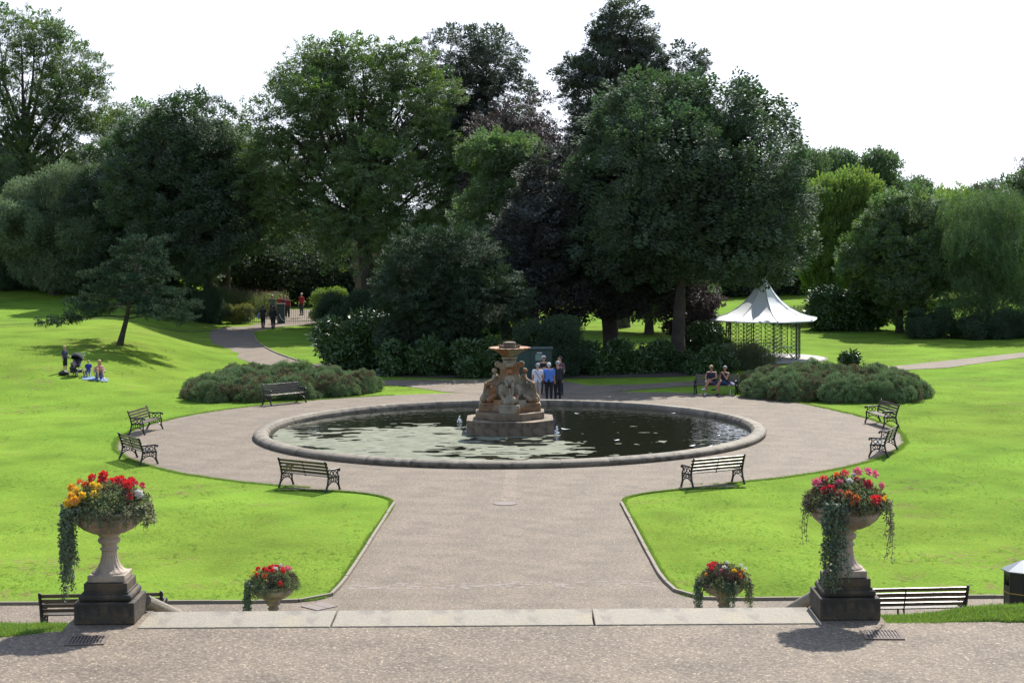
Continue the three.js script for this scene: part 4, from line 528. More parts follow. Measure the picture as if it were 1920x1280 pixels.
function person(label, o) {
  const { at, turn = 0, h = 1.68, pose = STAND, top, bottom, skin = 'fair', hair = 'brown', sleeve = 0.6, leg = 1, shoe = [0.02, 0.02, 0.02], build = 1, look = 0, longHair = 0, bald = 0, glasses = 0, lean = 0, cell = 0.017, group = 'visitors', bare = 0 } = o;
  const t = thing('person', label, 'person', at, turn, group); t.scale.setScalar(h / 1.7); const hy = pose.hip, S = 0.48, sh = hy + S, W = build, ch = [0, hy + 0.33, lean * 0.7], nk = [0, sh + 0.05, lean];
  const body = [], tops = [], bots = [], shoes = [], g = 0.014;
  const torso = []; for (const s of [-1, 1]) torso.push([[s * 0.075 * W, hy, -0.005, 0.105 * W], [s * 0.055 * W, hy + 0.18, lean * 0.35, 0.09 * W]], [[s * 0.055 * W, hy + 0.18, lean * 0.35, 0.09 * W], [s * 0.085 * W, ch[1] + 0.04, ch[2], 0.1 * W]], [[s * 0.08, sh - 0.02, lean, 0.065], [s * 0.165, sh - 0.02, lean, 0.058 * W]]);
  body.push(...torso, [[0, sh, lean, 0.055], [0, sh + 0.12, lean + 0.01, 0.05]]);
  const fat = (b, e) => b.map((q) => [q[0], q[1], q[2], q[3] + e]); tops.push(...torso.map((b) => fat(b, g)));
  const hands = [];
  for (const [s, a, l] of [[1, pose.aL, pose.L], [-1, pose.aR, pose.R]]) {
    const A = [s * 0.185 * Math.max(1, W * 0.97), sh - 0.03, lean], E = add(a[0], [0, 0, lean]), Wr = a[1]; body.push([[...A, 0.05 * W], [...E, 0.038]], [[...E, 0.038], [...Wr, 0.026]]);
    hands.push(...[handBones(Wr, [Wr[0] - E[0], Wr[1] - E[1], Wr[2] - E[2]])]);
    if (sleeve > 0) { const c = Math.min(1, sleeve), e = [mix(A[0], E[0], c), mix(A[1], E[1], c), mix(A[2], E[2], c)]; tops.push([[...A, 0.05 * W + g + 0.004], [...e, 0.044 + g]]); if (sleeve > 1) tops.push([[...E, 0.04 + g], [mix(E[0], Wr[0], sleeve - 1), mix(E[1], Wr[1], sleeve - 1), mix(E[2], Wr[2], sleeve - 1), 0.03 + g]]); }
    const Hp = [s * 0.085 * W, hy - 0.02, 0]; body.push([[...Hp, 0.088 * W], [...l[0], 0.055]], [[...l[0], 0.055], [...l[1], 0.035]], [[...l[1], 0.034], [...l[2], 0.026]]);
    const c = Math.min(1, leg * 2), e = [0, 1, 2].map((i) => mix(Hp[i], l[0][i], c)); bots.push([[...Hp, 0.088 * W + g], [...e, 0.062 + g]]); if (leg > 0.5) { const c2 = (leg - 0.5) * 2 * 0.94, f = [0, 1, 2].map((i) => mix(l[0][i], l[1][i], c2)); bots.push([[...l[0], 0.06 + g], [...f, 0.042 + g]]); }
    shoes.push([[l[1][0], Math.max(0.05, l[1][1] - 0.03), l[1][2], 0.05], [l[2][0], l[2][1] + 0.005, l[2][2], 0.038]]);
  }
  bots.push([[-0.07 * W, hy, 0, 0.105 * W + g], [0.07 * W, hy, 0, 0.105 * W + g]]);
  const hc = sh + 0.22, c = Math.cos(look), s0 = Math.sin(look), Hd = (x, y, z, r) => [x * c + z * s0, y + hc, -x * s0 + z * c + lean + 0.015, r];
  const skull = [[Hd(0, 0.005, 0.008, 0.078), Hd(0, 0.035, -0.02, 0.088)]], head = [...skull, [Hd(0, -0.075, 0.05, 0.03), Hd(0, -0.03, 0.03, 0.06)], [Hd(0, 0.0, 0.09, 0.012), Hd(0, -0.025, 0.105, 0.014)], [Hd(0.08, -0.01, 0, 0.016), Hd(0.085, 0.02, -0.005, 0.018)], [Hd(-0.08, -0.01, 0, 0.016), Hd(-0.085, 0.02, -0.005, 0.018)], [Hd(-0.018, -0.058, 0.082, 0.008), Hd(0.018, -0.058, 0.082, 0.008)], [Hd(0, -0.16, -0.01, 0.05), Hd(0, -0.05, -0.005, 0.05)]];
  part(t, 'body', merge([blob(body, cell), blob(head, 0.011, 0.02), ...hands.map((b) => blob(b, 0.008, 0.008))]), SKIN[skin]);
  part(t, 'top', blob(tops, cell, 0.03, (p) => p[1] - (sh + 0.045 - bare)), cloth(top)); part(t, leg < 0.6 ? 'shorts' : 'trousers', blob(bots, cell, 0.03), cloth(bottom)); part(t, 'shoes', blob(shoes, cell * 0.9, 0.02), cloth(shoe, 0.6));
  if (!bald) { const hb = [[[...skull[0][0].slice(0, 3), 0.09], [...skull[0][1].slice(0, 3), 0.1]]]; if (longHair) hb.push([Hd(0, 0, -0.06, 0.075), Hd(0, -0.12 - longHair * 0.5, -0.09, 0.075)], [Hd(0, -0.12 - longHair * 0.5, -0.09, 0.075), Hd(0, -0.1 - longHair, -0.1, 0.05)]); part(t, 'hair', blob(hb, 0.012, 0.03, (p) => { const x = p[0], z = p[2] - lean - 0.015, lz = x * s0 + z * c; return lz - 0.03 - (p[1] - hc - 0.03) * 0.75; }), HAIR[hair]); }
  for (const x of [-0.032, 0.032]) { const q = Hd(x, 0.012, 0.08, 0), e = part(t, 'eye', EYE, eyeM); e.position.set(q[0], q[1], q[2]); }
  if (glasses) { const q = Hd(0, 0.012, 0.092, 0), e = part(t, 'sunglasses', merge([rbox(0.058, 0.04, 0.012, 0.034, 0, 0, 0.005), rbox(0.058, 0.04, 0.012, -0.034, 0, 0, 0.005), box(0.13, 0.008, 0.008, 0, 0.012, 0)]), shadeM); e.position.set(q[0], q[1], q[2]); e.rotation.y = look; }
  return t;
}
const P = (o, a) => ({ ...o, ...a });
// by the green cabinet
{
  const p = person('grey-haired woman in white top and pale shorts with shoulder strap', { at: [1.13, 0.016, -77.7], turn: PI, h: 1.6, top: [0.6, 0.58, 0.64], bottom: [0.3, 0.3, 0.31], leg: 0.42, hair: 'grey', shoe: [0.3, 0.3, 0.3], build: 1.08, look: 0.2, sleeve: 0.55 });
  part(p, 'shoulder_strap', limbTube([V(0.17, 1.42, 0.03), V(0.12, 1.4, -0.11), V(0, 1.2, -0.15), V(-0.13, 0.98, -0.13), V(-0.2, 0.9, 0)], [0.012, 0.012], 5), M.black); part(p, 'handbag', rbox(0.08, 0.2, 0.24, -0.24, 0.84, 0, 0.03), M.black);
}
person('white-haired man in blue shirt seen from behind', { at: [1.63, 0.016, -77.75], turn: PI - 0.15, h: 1.62, top: [0.075, 0.18, 0.52], bottom: [0.012, 0.013, 0.018], hair: 'white', build: 1.2, sleeve: 0.8 });
{ const p = person('man in dark jacket and flat cap beside the blue-shirted man', { at: [2.02, 0.016, -77.95], turn: PI + 0.3, h: 1.67, top: [0.02, 0.022, 0.027], bottom: [0.012, 0.012, 0.014], hair: 'grey', build: 1.15, sleeve: 2, look: 0.3, pose: P(STAND, { aL: [[0.26, 1.14, 0.05], [0.2, 1.12, 0.28]] }) }); part(p, 'flat_cap', new THREE.SphereGeometry(0.112, 14, 8, 0, 2 * PI, 0, PI / 2).scale(1, 0.55, 1.2).translate(0, 1.67, 0.03), cloth([0.03, 0.03, 0.035])); }
{ const p = person('white-haired woman in black top and sunglasses facing the group', { at: [1.45, 0.016, -80.4], turn: 0.1, h: 1.72, top: [0.014, 0.014, 0.016], bottom: [0.012, 0.012, 0.014], hair: 'white', glasses: 1, sleeve: 1.1, bare: 0.05, pose: P(STAND, { aL: [[0.24, 1.13, 0.04], [0.09, 1.18, 0.26]], aR: [[-0.24, 1.13, 0.04], [-0.09, 1.18, 0.26]] }) }); }
person('man in checked red-brown shirt at the back of the group', { at: [2.2, 0.016, -80.0], turn: -0.9, h: 1.72, top: [0.12, 0.06, 0.065], bottom: [0.02, 0.025, 0.05], hair: 'black', sleeve: 0.9, look: -0.3 });
// the couple on the shaded bench
{
  const tn = toward(9.25, -79.6) + 0.36, bp = (dx, dz) => [9.25 + Math.cos(tn) * dx + Math.sin(tn) * dz, 0.008, -79.6 - Math.sin(tn) * dx + Math.cos(tn) * dz];
  person('woman in dark vest with crossed legs seated at the bench middle', { at: bp(-0.2, -0.02), turn: tn - 0.1, h: 1.66, pose: P(SIT, { L: [[0.0, 0.66, 0.4], [-0.18, 0.34, 0.55], [-0.26, 0.28, 0.68]], R: [[-0.12, 0.53, 0.42], [-0.14, 0.1, 0.44], [-0.16, 0.035, 0.6]], aL: [[0.26, 0.8, 0.08], [0.02, 0.72, 0.3]], aR: [[-0.26, 0.8, 0.06], [-0.16, 0.68, 0.36]] }), top: [0.02, 0.018, 0.035], bottom: [0.11, 0.09, 0.17], leg: 0.3, skin: 'tan', hair: 'blond', sleeve: 0, shoe: [0.55, 0.55, 0.58], glasses: 1, look: 0.55, bare: 0.03, build: 1.12 });
  person('person in dark vest and denim shorts, hand raised to the chin', { at: bp(0.42, -0.02), turn: tn - 0.35, h: 1.64, pose: P(SIT, { L: [[-0.02, 0.66, 0.4], [-0.24, 0.32, 0.52], [-0.34, 0.26, 0.64]], R: [[-0.1, 0.53, 0.43], [-0.1, 0.1, 0.44], [-0.12, 0.035, 0.6]], aL: [[0.2, 0.76, 0.2], [0.03, 0.98, 0.2]], aR: [[-0.24, 0.78, 0.05], [-0.1, 0.66, 0.25]] }), top: [0.02, 0.016, 0.02], bottom: [0.03, 0.055, 0.16], leg: 0.46, skin: 'tan', hair: 'grey', sleeve: 0, shoe: [0.012, 0.014, 0.03], glasses: 1, look: 0.1, bare: 0.03, build: 1.05 });
  const b = thing('water_bottle', 'clear plastic water bottle standing on the gravel by the shaded bench', 'bottle', bp(0.72, 0.35)); part(b, 'bottle_body', lathe([[0.005, 0], [0.038, 0.005], [0.038, 0.16], [0.015, 0.2], [0.015, 0.22]], 12), new THREE.MeshPhysicalMaterial({ color: lin(0.7, 0.82, 0.85), roughness: 0.1, transmission: 0.7, thickness: 0 })); part(b, 'cap', cyl(0.017, 0.017, 0.02, 0, 0.23, 0, 8), M.foam);
  const s = thing('folded_cloth', 'crumpled lilac cloth lying on the shaded bench seat', 'cloth', bp(0.72, 0.02)); part(s, 'fold', blob([[[0, 0.5, 0, 0.05], [0.1, 0.49, 0.08, 0.05]], [[-0.02, 0.55, 0.03, 0.05], [0.06, 0.48, 0.18, 0.05]]], 0.02), cloth([0.42, 0.37, 0.52]));
}
// picnic on the left lawn
{
  const gx = -21.0, gz = -84.2, gy = (x, z) => hill(x, z) + 0.004;
  person('fair-haired boy standing beside the pushchair', { at: [gx - 0.72, gy(gx - 0.72, gz - 0.9), gz - 0.9], turn: 1.1, h: 1.25, top: [0.05, 0.06, 0.09], bottom: [0.015, 0.015, 0.018], leg: 0.55, hair: 'blond', sleeve: 0.8, pose: P(STAND, { aL: [[0.25, 1.14, 0.02], [0.2, 1.02, 0.26]] }) });
  person('toddler in bright blue top on the picnic rug', { at: [gx + 0.55, gy(gx + 0.55, gz - 0.35) + 0.02, gz - 0.35], turn: PI + 0.5, h: 1.0, top: [0.02, 0.035, 0.3], bottom: [0.16, 0.2, 0.4], hair: 'blond', sleeve: 1.2, shoe: [0.6, 0.6, 0.6], pose: P(SIT, { hip: 0.5, L: [[0.12, 0.3, 0.28], [0.12, 0.09, -0.02], [0.12, 0.05, -0.14]], R: [[-0.12, 0.3, 0.28], [-0.12, 0.09, -0.02], [-0.12, 0.05, -0.14]] }) });
  person('long-haired blond woman sitting on the picnic rug with knees up', { at: [gx + 1.1, gy(gx + 1.1, gz) + 0.02, gz - 0.15], turn: 0.35, h: 1.66, top: [0.5, 0.2, 0.18], bottom: [0.12, 0.16, 0.28], leg: 0.3, hair: 'blond', longHair: 0.22, sleeve: 0, shoe: [0.6, 0.6, 0.62], bare: 0.04, lean: 0.08, look: -0.5, pose: { hip: 0.12, L: [[0.12, 0.5, 0.4], [0.14, 0.08, 0.7], [0.15, 0.04, 0.86]], R: [[-0.12, 0.52, 0.4], [-0.1, 0.08, 0.66], [-0.1, 0.04, 0.82]], aL: [[0.26, 0.36, 0.14], [0.1, 0.42, 0.34]], aR: [[-0.26, 0.36, 0.14], [-0.1, 0.44, 0.34]] } });
  const rug = thing('picnic_rug', 'pale blue picnic rug under the seated family', 'rug', [gx + 0.95, 0, gz]); { const g = new THREE.PlaneGeometry(1.2, 1.0, 24, 20).rotateX(-PI / 2).rotateY(0.2), p = g.attributes.position; for (let i = 0; i < p.count; i++) p.setY(i, hill(p.getX(i) + gx + 0.95, p.getZ(i) + gz) + 0.012 + 0.025 * fbm(p.getX(i) * 4, p.getZ(i) * 4, 2, 3)); g.computeVertexNormals(); part(rug, 'fabric', g, cloth([0.11, 0.19, 0.28])); }
  const t = thing('pushchair', 'black pushchair with dark hood parked on the lawn', 'pushchair', [gx - 0.02, gy(gx, gz - 0.2), gz - 0.2], -0.25), wheel = (x, z, r) => { const w = part(t, 'wheel', new THREE.TorusGeometry(r - 0.02, 0.022, 6, 18).rotateY(PI / 2).translate(x, r, z), M.black); part(w, 'hub', cyl(0.025, 0.025, 0.04, 0, 0, 0, 8).rotateZ(PI / 2).translate(x, r, z), M.tentEdge); };
  for (const s of [-1, 1]) { wheel(s * 0.27, -0.35, 0.13); wheel(s * 0.22, 0.36, 0.1); }
  part(t, 'frame', merge([-1, 1].flatMap((s) => [bar(V(s * 0.25, 0.13, -0.35), V(s * 0.24, 0.62, 0.1), 0.014, 0.014), bar(V(s * 0.22, 0.1, 0.36), V(s * 0.24, 0.55, 0), 0.014, 0.014), bar(V(s * 0.24, 0.5, 0.05), V(s * 0.23, 1.05, -0.5), 0.014, 0.014)]).concat([bar(V(-0.23, 1.05, -0.5), V(0.23, 1.05, -0.5), 0.018, 0.018), bar(V(-0.27, 0.13, -0.35), V(0.27, 0.13, -0.35), 0.012, 0.012)])), M.tentEdge);
  part(t, 'seat', blob([[[-0.1, 0.52, 0.12, 0.1], [0.1, 0.52, 0.12, 0.1]], [[-0.1, 0.5, -0.05, 0.1], [-0.1, 0.85, -0.22, 0.09]], [[0.1, 0.5, -0.05, 0.1], [0.1, 0.85, -0.22, 0.09]], [[-0.1, 0.4, 0.3, 0.08], [0.1, 0.4, 0.3, 0.08]]], 0.025), M.black);
  part(t, 'hood', new THREE.SphereGeometry(0.32, 18, 10, 0, 2 * PI, 0, PI * 0.5).scale(0.85, 0.9, 1.05).rotateX(-0.5).translate(0, 0.82, -0.12), cloth([0.02, 0.022, 0.035])); part(t, 'blanket', blob([[[-0.12, 0.62, 0.15, 0.06], [0.14, 0.58, 0.3, 0.06]], [[0, 0.68, 0.1, 0.06], [0.12, 0.5, 0.38, 0.05]]], 0.02), cloth([0.2, 0.12, 0.13])); part(t, 'basket', rbox(0.42, 0.16, 0.5, 0, 0.24, -0.02, 0.04), M.black);
  const bg = thing('shopping_bag', 'dark bag lying on the lawn beside the pushchair', 'bag', [gx - 0.62, gy(gx - 0.62, gz), gz - 0.1], 0.4); part(bg, 'bag_body', blob([[[-0.12, 0.1, 0, 0.1], [0.14, 0.1, 0.05, 0.1]], [[0, 0.18, 0, 0.07], [0.05, 0.16, 0.05, 0.08]]], 0.02), M.black); part(bg, 'handle', new THREE.TorusGeometry(0.1, 0.012, 5, 14, PI).translate(0, 0.2, 0), M.black);
}
// walkers and visitors by the gate
{
  const walk = P(STAND, { L: [[0.09, 0.5, 0.12], [0.09, 0.1, 0.2], [0.1, 0.04, 0.35]], R: [[-0.09, 0.49, 0.0], [-0.09, 0.13, -0.24], [-0.1, 0.05, -0.14]] });
  const p = person('dark-haired woman in black carrying a blue bag towards the gate', { at: [-17.98, 0.016, -126.8], turn: PI, h: 1.66, pose: walk, top: [0.012, 0.012, 0.013], bottom: [0.012, 0.012, 0.014], hair: 'black', longHair: 0.25, sleeve: 0.5, cell: 0.022 }); part(p, 'blue_bag', rbox(0.12, 0.36, 0.3, 0.34, 0.92, 0, 0.05), cloth([0.16, 0.24, 0.42]));
  person('dark-haired woman in long black clothes walking beside her companion', { at: [-17.12, 0.016, -125.8], turn: PI, h: 1.68, pose: walk, top: [0.012, 0.012, 0.012], bottom: [0.012, 0.012, 0.013], hair: 'black', longHair: 0.3, sleeve: 1.4, build: 1.12, cell: 0.022 });
  person('white-haired man in red shirt behind the gate railing', { at: [-16.75, 0.2, -140], turn: -0.6, h: 1.74, top: [0.42, 0.03, 0.035], bottom: [0.03, 0.03, 0.04], hair: 'white', cell: 0.024 });
  person('visitor in dark red top and black trousers behind the railing middle', { at: [-17.75, 0.1, -139], turn: 0.3, h: 1.62, top: [0.28, 0.035, 0.045], bottom: [0.015, 0.015, 0.02], hair: 'brown', cell: 0.024 });
  person('visitor in purple-grey top just right of the gate cabinet', { at: [-18.05, 0.1, -139.6], turn: 0.6, h: 1.64, top: [0.11, 0.07, 0.12], bottom: [0.02, 0.02, 0.03], hair: 'black', cell: 0.024 });
  person('visitor in red top half hidden behind the gate cabinet', { at: [-18.45, 0.1, -140.2], turn: 0.2, h: 1.7, top: [0.4, 0.06, 0.05], bottom: [0.03, 0.03, 0.04], hair: 'brown', cell: 0.024 });
  person('visitor with pale cap behind the top of the gate cabinet', { at: [-19.05, 0.1, -139.8], turn: 0.1, h: 1.72, top: [0.12, 0.16, 0.15], bottom: [0.03, 0.03, 0.04], hair: 'white', cell: 0.024 });
  person('person in pale pink top walking behind the laurel bush', { at: [23.0, 0.1, -130], turn: 1.2, h: 1.72, top: [0.5, 0.38, 0.38], bottom: [0.02, 0.02, 0.03], hair: 'brown', cell: 0.024, skin: 'tan', pose: P(STAND, { aL: [[0.24, 1.13, 0.04], [0.16, 1.12, 0.28]] }) });
}
// ---------- trees ----------
const yH = (x, z) => hill(x, z) - 0.05;
tree('beech_tree', 'tall open-crowned beech on the bank above the pale willow', { at: [-44, yH(-44, -160), -160], seed: 1, R: [7.4, 9.6, 6.5], cy: 14.0, n: 2500, size: 1.3, m: L.beech, tr: 0.5, gap: 0.42, lobes: 20, k: 0.32, gs: 0.9, fork: 0.4, limbs: 18, hue: 0.25, extra: [[4.5, 17, 1, 1.6, 1, 1.6], [5.5, 13.5, 0, 1.6, 1, 1.5], [2, 20.5, 0, 1.5, 1.1, 1.5]] });
tree('beech_tree', 'smaller yellow-green tree between the willow and the dark round-topped tree', { at: [-35.5, yH(-35.5, -168), -168], seed: 2, R: [5, 6.5, 4.5], cy: 8, n: 1700, size: 1.3, m: L.light, tr: 0.3, gap: 0.36 });
tree('willow_tree', 'grey-green bushy willow low on the left bank', { at: [-36.7, yH(-36.7, -141), -141], seed: 3, R: [4.8, 4.6, 4], cy: 5.4, n: 2600, size: 1.15, sp: 'fine', m: L.willow, mode: 'ball', tr: 0.3, gap: 0.2, lobes: 14, k: 0.46 });
tree('dark_tree', 'dark round-topped tree with a bare trunk left of the gate', { at: [-22.4, 0, -133], seed: 4, R: [5.2, 6.4, 5], cy: 9.7, n: 3600, size: 1.25, sp: 'broad', m: L.dark, tr: 0.32, gap: 0.2, lean: [-2.0, 0], floor: 3.4, lobes: 18 });
tree('dark_tree', 'dark tree filling the bank behind the leaning conifer', { at: [-30.5, yH(-30, -142), -142], seed: 5, R: [5.2, 6, 4.5], cy: 7, n: 3000, size: 1.25, sp: 'broad', m: L.dark, tr: 0.3, gap: 0.2, floor: 1.2 });
tree('beech_tree', 'broad domed green beech with spreading limbs above the gate', { at: [-10.3, 0, -130], seed: 6, R: [7.9, 8.8, 6.5], cy: 12.2, n: 5000, size: 1.2, m: L.beech, tr: 0.62, gap: 0.38, gs: 0.95, lobes: 30, k: 0.32, fork: 0.42, limbs: 24, lean: [-1.6, 0], floor: 4.2, hue: 0.1, extra: [[-7, 15.2, 0, 2.2, 1.5, 2], [-5, 18, 0, 2.2, 1.4, 2], [-2.2, 19.6, 0, 2, 1.2, 2], [2.2, 19.2, 0, 2.2, 1.4, 2], [4.6, 16.8, 0, 2, 1.6, 2]] });
tree('beech_tree', 'dark beech standing back between the round-topped tree and the broad domed beech', { at: [-24.2, yH(-24.2, -149), -149], seed: 7, R: [5, 6.8, 5], cy: 9.6, n: 2600, size: 1.3, m: L.mid, tr: 0.4, gap: 0.28, floor: 3.6 });
tree('copper_beech', 'tall slender copper beech rising behind the pale young tree', { at: [-3.6, 0, -139], seed: 8, R: [4.5, 8.8, 4.2], cy: 14.2, n: 3700, size: 1.2, m: L.copperGreen, tr: 0.42, gs: 0.9, gap: 0.34, lobes: 20, k: 0.38, lean: [1.0, 0], limbs: 14 });
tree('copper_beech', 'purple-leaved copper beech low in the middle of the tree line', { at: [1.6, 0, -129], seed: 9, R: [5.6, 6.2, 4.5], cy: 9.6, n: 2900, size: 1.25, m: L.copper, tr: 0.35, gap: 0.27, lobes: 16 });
tree('pale_tree', 'pale green ovoid young tree standing before the copper beeches', { at: [-0.4, 0, -106], seed: 10, R: [2.4, 4.8, 2.3], cy: 8.4, n: 2300, size: 0.95, sp: 'broad', m: L.light, mode: 'layer', tr: 0.2, gap: 0.2, lobes: 18, k: 0.4, floor: 2 });
tree('tall_beech', 'tallest tree, its pointed top rising over the central trees', { at: [8.0, 0, -126], seed: 11, R: [4.6, 8.6, 4.4], cy: 14.4, n: 4300, size: 1.2, m: L.copperGreen, tr: 0.4, gap: 0.33, gs: 0.9, prof: 'cone', lobes: 26, k: 0.36, extra: [[4.2, 18.6, 0, 1.5, 0.9, 1.4], [-3.2, 18, 0.5, 1.3, 0.8, 1.3]] });
tree('sycamore_tree', 'huge dark sycamore with a bare pale trunk beside the shelter', { at: [8.95, 0, -95], seed: 12, R: [5.4, 6.0, 6.6], cy: 9.4, n: 5000, size: 1.15, sp: 'broad', m: L.dark, tr: 0.38, gap: 0.2, lobes: 22, k: 0.38, lean: [0.4, 0.3], fork: 0.34, floor: 4.7, extra: [[5.2, 6.2, -1, 1.9, 1.7, 1.9], [4.8, 5.6, -1, 1.4, 1.0, 1.5], [1.2, 13.9, -1, 2, 1.5, 2], [-2.6, 12.6, -1, 2, 1.7, 2], [5.2, 8.0, -1, 1.3, 1.4, 1.6]]});
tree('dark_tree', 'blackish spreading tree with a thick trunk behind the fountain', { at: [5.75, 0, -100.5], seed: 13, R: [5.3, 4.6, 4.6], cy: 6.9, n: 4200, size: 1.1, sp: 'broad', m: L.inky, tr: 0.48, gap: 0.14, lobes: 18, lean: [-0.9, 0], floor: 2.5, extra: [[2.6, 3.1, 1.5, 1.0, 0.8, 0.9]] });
tree('weeping_tree', 'weeping willow hanging behind the sycamore trunk', { at: [9.3, 0, -119], seed: 14, R: [4.2, 3.4, 3.6], cy: 5.0, n: 2300, size: 1.7, sp: 'hang', m: L.weep, mode: 'hang', tr: 0.28, gap: 0.2, floor: 2.3 });
tree('golden_tree', 'bright golden-green upright tree behind the laurel bush', { at: [25.9, 0.2, -138], seed: 15, R: [3.5, 4.9, 3], cy: 5.3, n: 2800, size: 1.15, sp: 'up', m: L.gold, mode: 'up', tr: 0.24, gap: 0.16, lobes: 16, k: 0.4, hue: 0.1 });
tree('mid_tree', 'dense mid-green tree right of the golden tree', { at: [26.3, 0.1, -119], seed: 16, R: [3.7, 4.4, 3.5], cy: 4.9, n: 2700, size: 0.95, sp: 'broad', m: L.light, tr: 0.24, gap: 0.24, lobes: 22, k: 0.34, floor: 0.8 });
tree('drooping_tree', 'loose drooping tree at the right edge of the lawn', { at: [31.2, 0.2, -115], seed: 17, R: [4.1, 4.6, 3.5], cy: 5.3, n: 2900, size: 1.0, sp: 'hang', m: L.weep, mode: 'hang', tr: 0.14, gap: 0.2, lobes: 18, k: 0.4, floor: 1.7 });
tree('dark_tree', 'dark green tree behind the drooping tree at the frame edge', { at: [36.8, 0.6, -124], seed: 18, R: [4.4, 4.6, 4], cy: 5.4, n: 2600, size: 1.0, sp: 'broad', m: L.mid, tr: 0.26, gap: 0.2, floor: 0.7 });
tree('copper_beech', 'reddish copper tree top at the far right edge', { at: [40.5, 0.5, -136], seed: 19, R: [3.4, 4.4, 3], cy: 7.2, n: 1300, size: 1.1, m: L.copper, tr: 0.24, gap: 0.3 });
tree('golden_tree', 'golden-green tree top showing behind the drooping tree', { at: [36.8, 0.6, -152], seed: 20, R: [5, 4, 4], cy: 4.2, n: 1700, size: 1.2, sp: 'up', m: L.gold, mode: 'up', tr: 0.26, gap: 0.2 });
for (const [x, z, R, cy, s, label] of [[40.5, -228, [6, 5, 5], 6.4, 21, 'far round tree on the skyline nearest the sycamore'], [46.8, -232, [6.5, 5, 5], 6.3, 22, 'far round tree on the skyline above the golden tree'], [35, -218, [5.5, 4.8, 4.5], 6.4, 23, 'far tree on the skyline touching the sycamore edge'], [53, -236, [6, 4, 5], 4.4, 24, 'far low tree on the skyline right of the golden tree'], [60, -232, [6.5, 3.4, 5], 3.0, 25, 'far low tree at the right end of the skyline']]) tree('far_tree', label, { at: [x, yH(x, z), z], seed: s, R, cy, n: 1000, size: 1.7, sp: 'ball', m: L.mid, mode: 'ball', tr: 0.3, gap: 0.16, lobes: 12, limbs: 4, floor: 0.6, group: 'far trees on the skyline' });
// leaning conifer on the left lawn, its branches in flat tiers
{
  const r = RNG(30), t = thing('conifer_tree', 'small leaning conifer with flat spreading branches on the left lawn', 'tree', [-21.35, hill(-21.35, -95.3) - 0.05, -95.3], 0, 'trees of the park'); t.scale.setScalar(0.86);
  part(t, 'trunk', limbTube([V(0, -0.1, 0), V(0.25, 0.8, 0), V(0.55, 1.9, 0), V(0.85, 3.6, 0), V(1.5, 5.6, 0), V(1.75, 6.5, 0)], [0.24, 0.17, 0.14, 0.1, 0.06, 0.02], 8), M.bark);
  const list = []; for (let i = 0; i < 34; i++) {
    const u = i / 33, y = 1.7 + u * 4.7, a = i * 2.4 + r(), len = (4.3 * (1 - u) ** 0.75 + 0.5) * (0.6 + 0.5 * r()), c = V(mix(0.5, 1.75, u), y, 0), e = c.clone().add(V(Math.cos(a) * len, 0.15 - 0.5 * (1 - u) + 0.4 * r(), Math.sin(a) * len * 0.9)), mid = c.clone().lerp(e, 0.5).add(V(0, 0.22, 0));
    part(t, 'branch', limbTube([c, mid, e], [0.05 * (1.2 - u), 0.03, 0.01], 5), M.bark); const n = Math.round(len * 17); for (let k = 0; k < n; k++) { const v = 0.22 + 0.8 * Math.sqrt(r()), p = c.clone().lerp(e, v).add(V((r() - 0.5) * len * 0.42 * v, 0.22 * Math.sin(v * PI) + (r() - 0.5) * 0.16, (r() - 0.5) * len * 0.42 * v)), d = e.clone().sub(c).setY(0.1 * len).normalize().add(dirRand(r).multiplyScalar(0.5)); list.push([p, Q(d, V(0, 1, 0).add(dirRand(r).multiplyScalar(0.4)), (r() - 0.5), r), 0.62 * (0.7 + 0.6 * r())]); }
  }
  instanced(t, 'crown', SP.needle[0], L.conifer, list, 0.2, 30);
}
// yew-like tree in the shrubbery
tree('evergreen_tree', 'broad dark evergreen dome left of the fountain, ragged with side shoots', { at: [-3.4, 0, -93], seed: 31, R: [3.8, 3.6, 3.2], cy: 3.7, n: 4600, size: 0.75, sp: 'beech', m: L.yew, mode: 'layer', tr: 0.26, gap: 0.14, lobes: 18, k: 0.42, floor: 0.5, fork: 0.2 });
// the wood behind everything
{
  const t = thing('woodland', 'dark woodland mass closing the view behind the park trees', 'woodland'); t.userData.kind = 'stuff'; const r = RNG(33), ls = [];
  for (let i = 0; i < 12; i++) { const x = -27 + i * 2.6 + r(), z = -153 - r() * 8, h = 4.2 + 2.4 * r(); ls.push([x, yH(x, z) + h * 0.45, z, 3, h * 0.55, 2.4]); }
  for (let i = 0; i < 34; i++) { const x = -70 + i * 2.9 + r() * 2, z = -168 - r() * 22, h = 5.5 + 3.2 * r() + (x < -25 ? 3 : 0); ls.push([x, yH(x, z) + h * 0.5, z, 4.2, h * 0.55, 3.4]); }
  for (let i = 0; i < 16; i++) { const x = 30 + i * 3 + r() * 2, z = -165 - r() * 20, h = 5 + 2 * r(); ls.push([x, yH(x, z) + h * 0.5, z, 4, h * 0.55, 3.4]); }
  instanced(t, 'canopy', SP.ball[2], L.wood, crownList(r, ls, 11000, 1.7, { mode: 'ball', gap: 0.14, floor: 0.2, inner: 0.6 }), 0.25, 33);
}
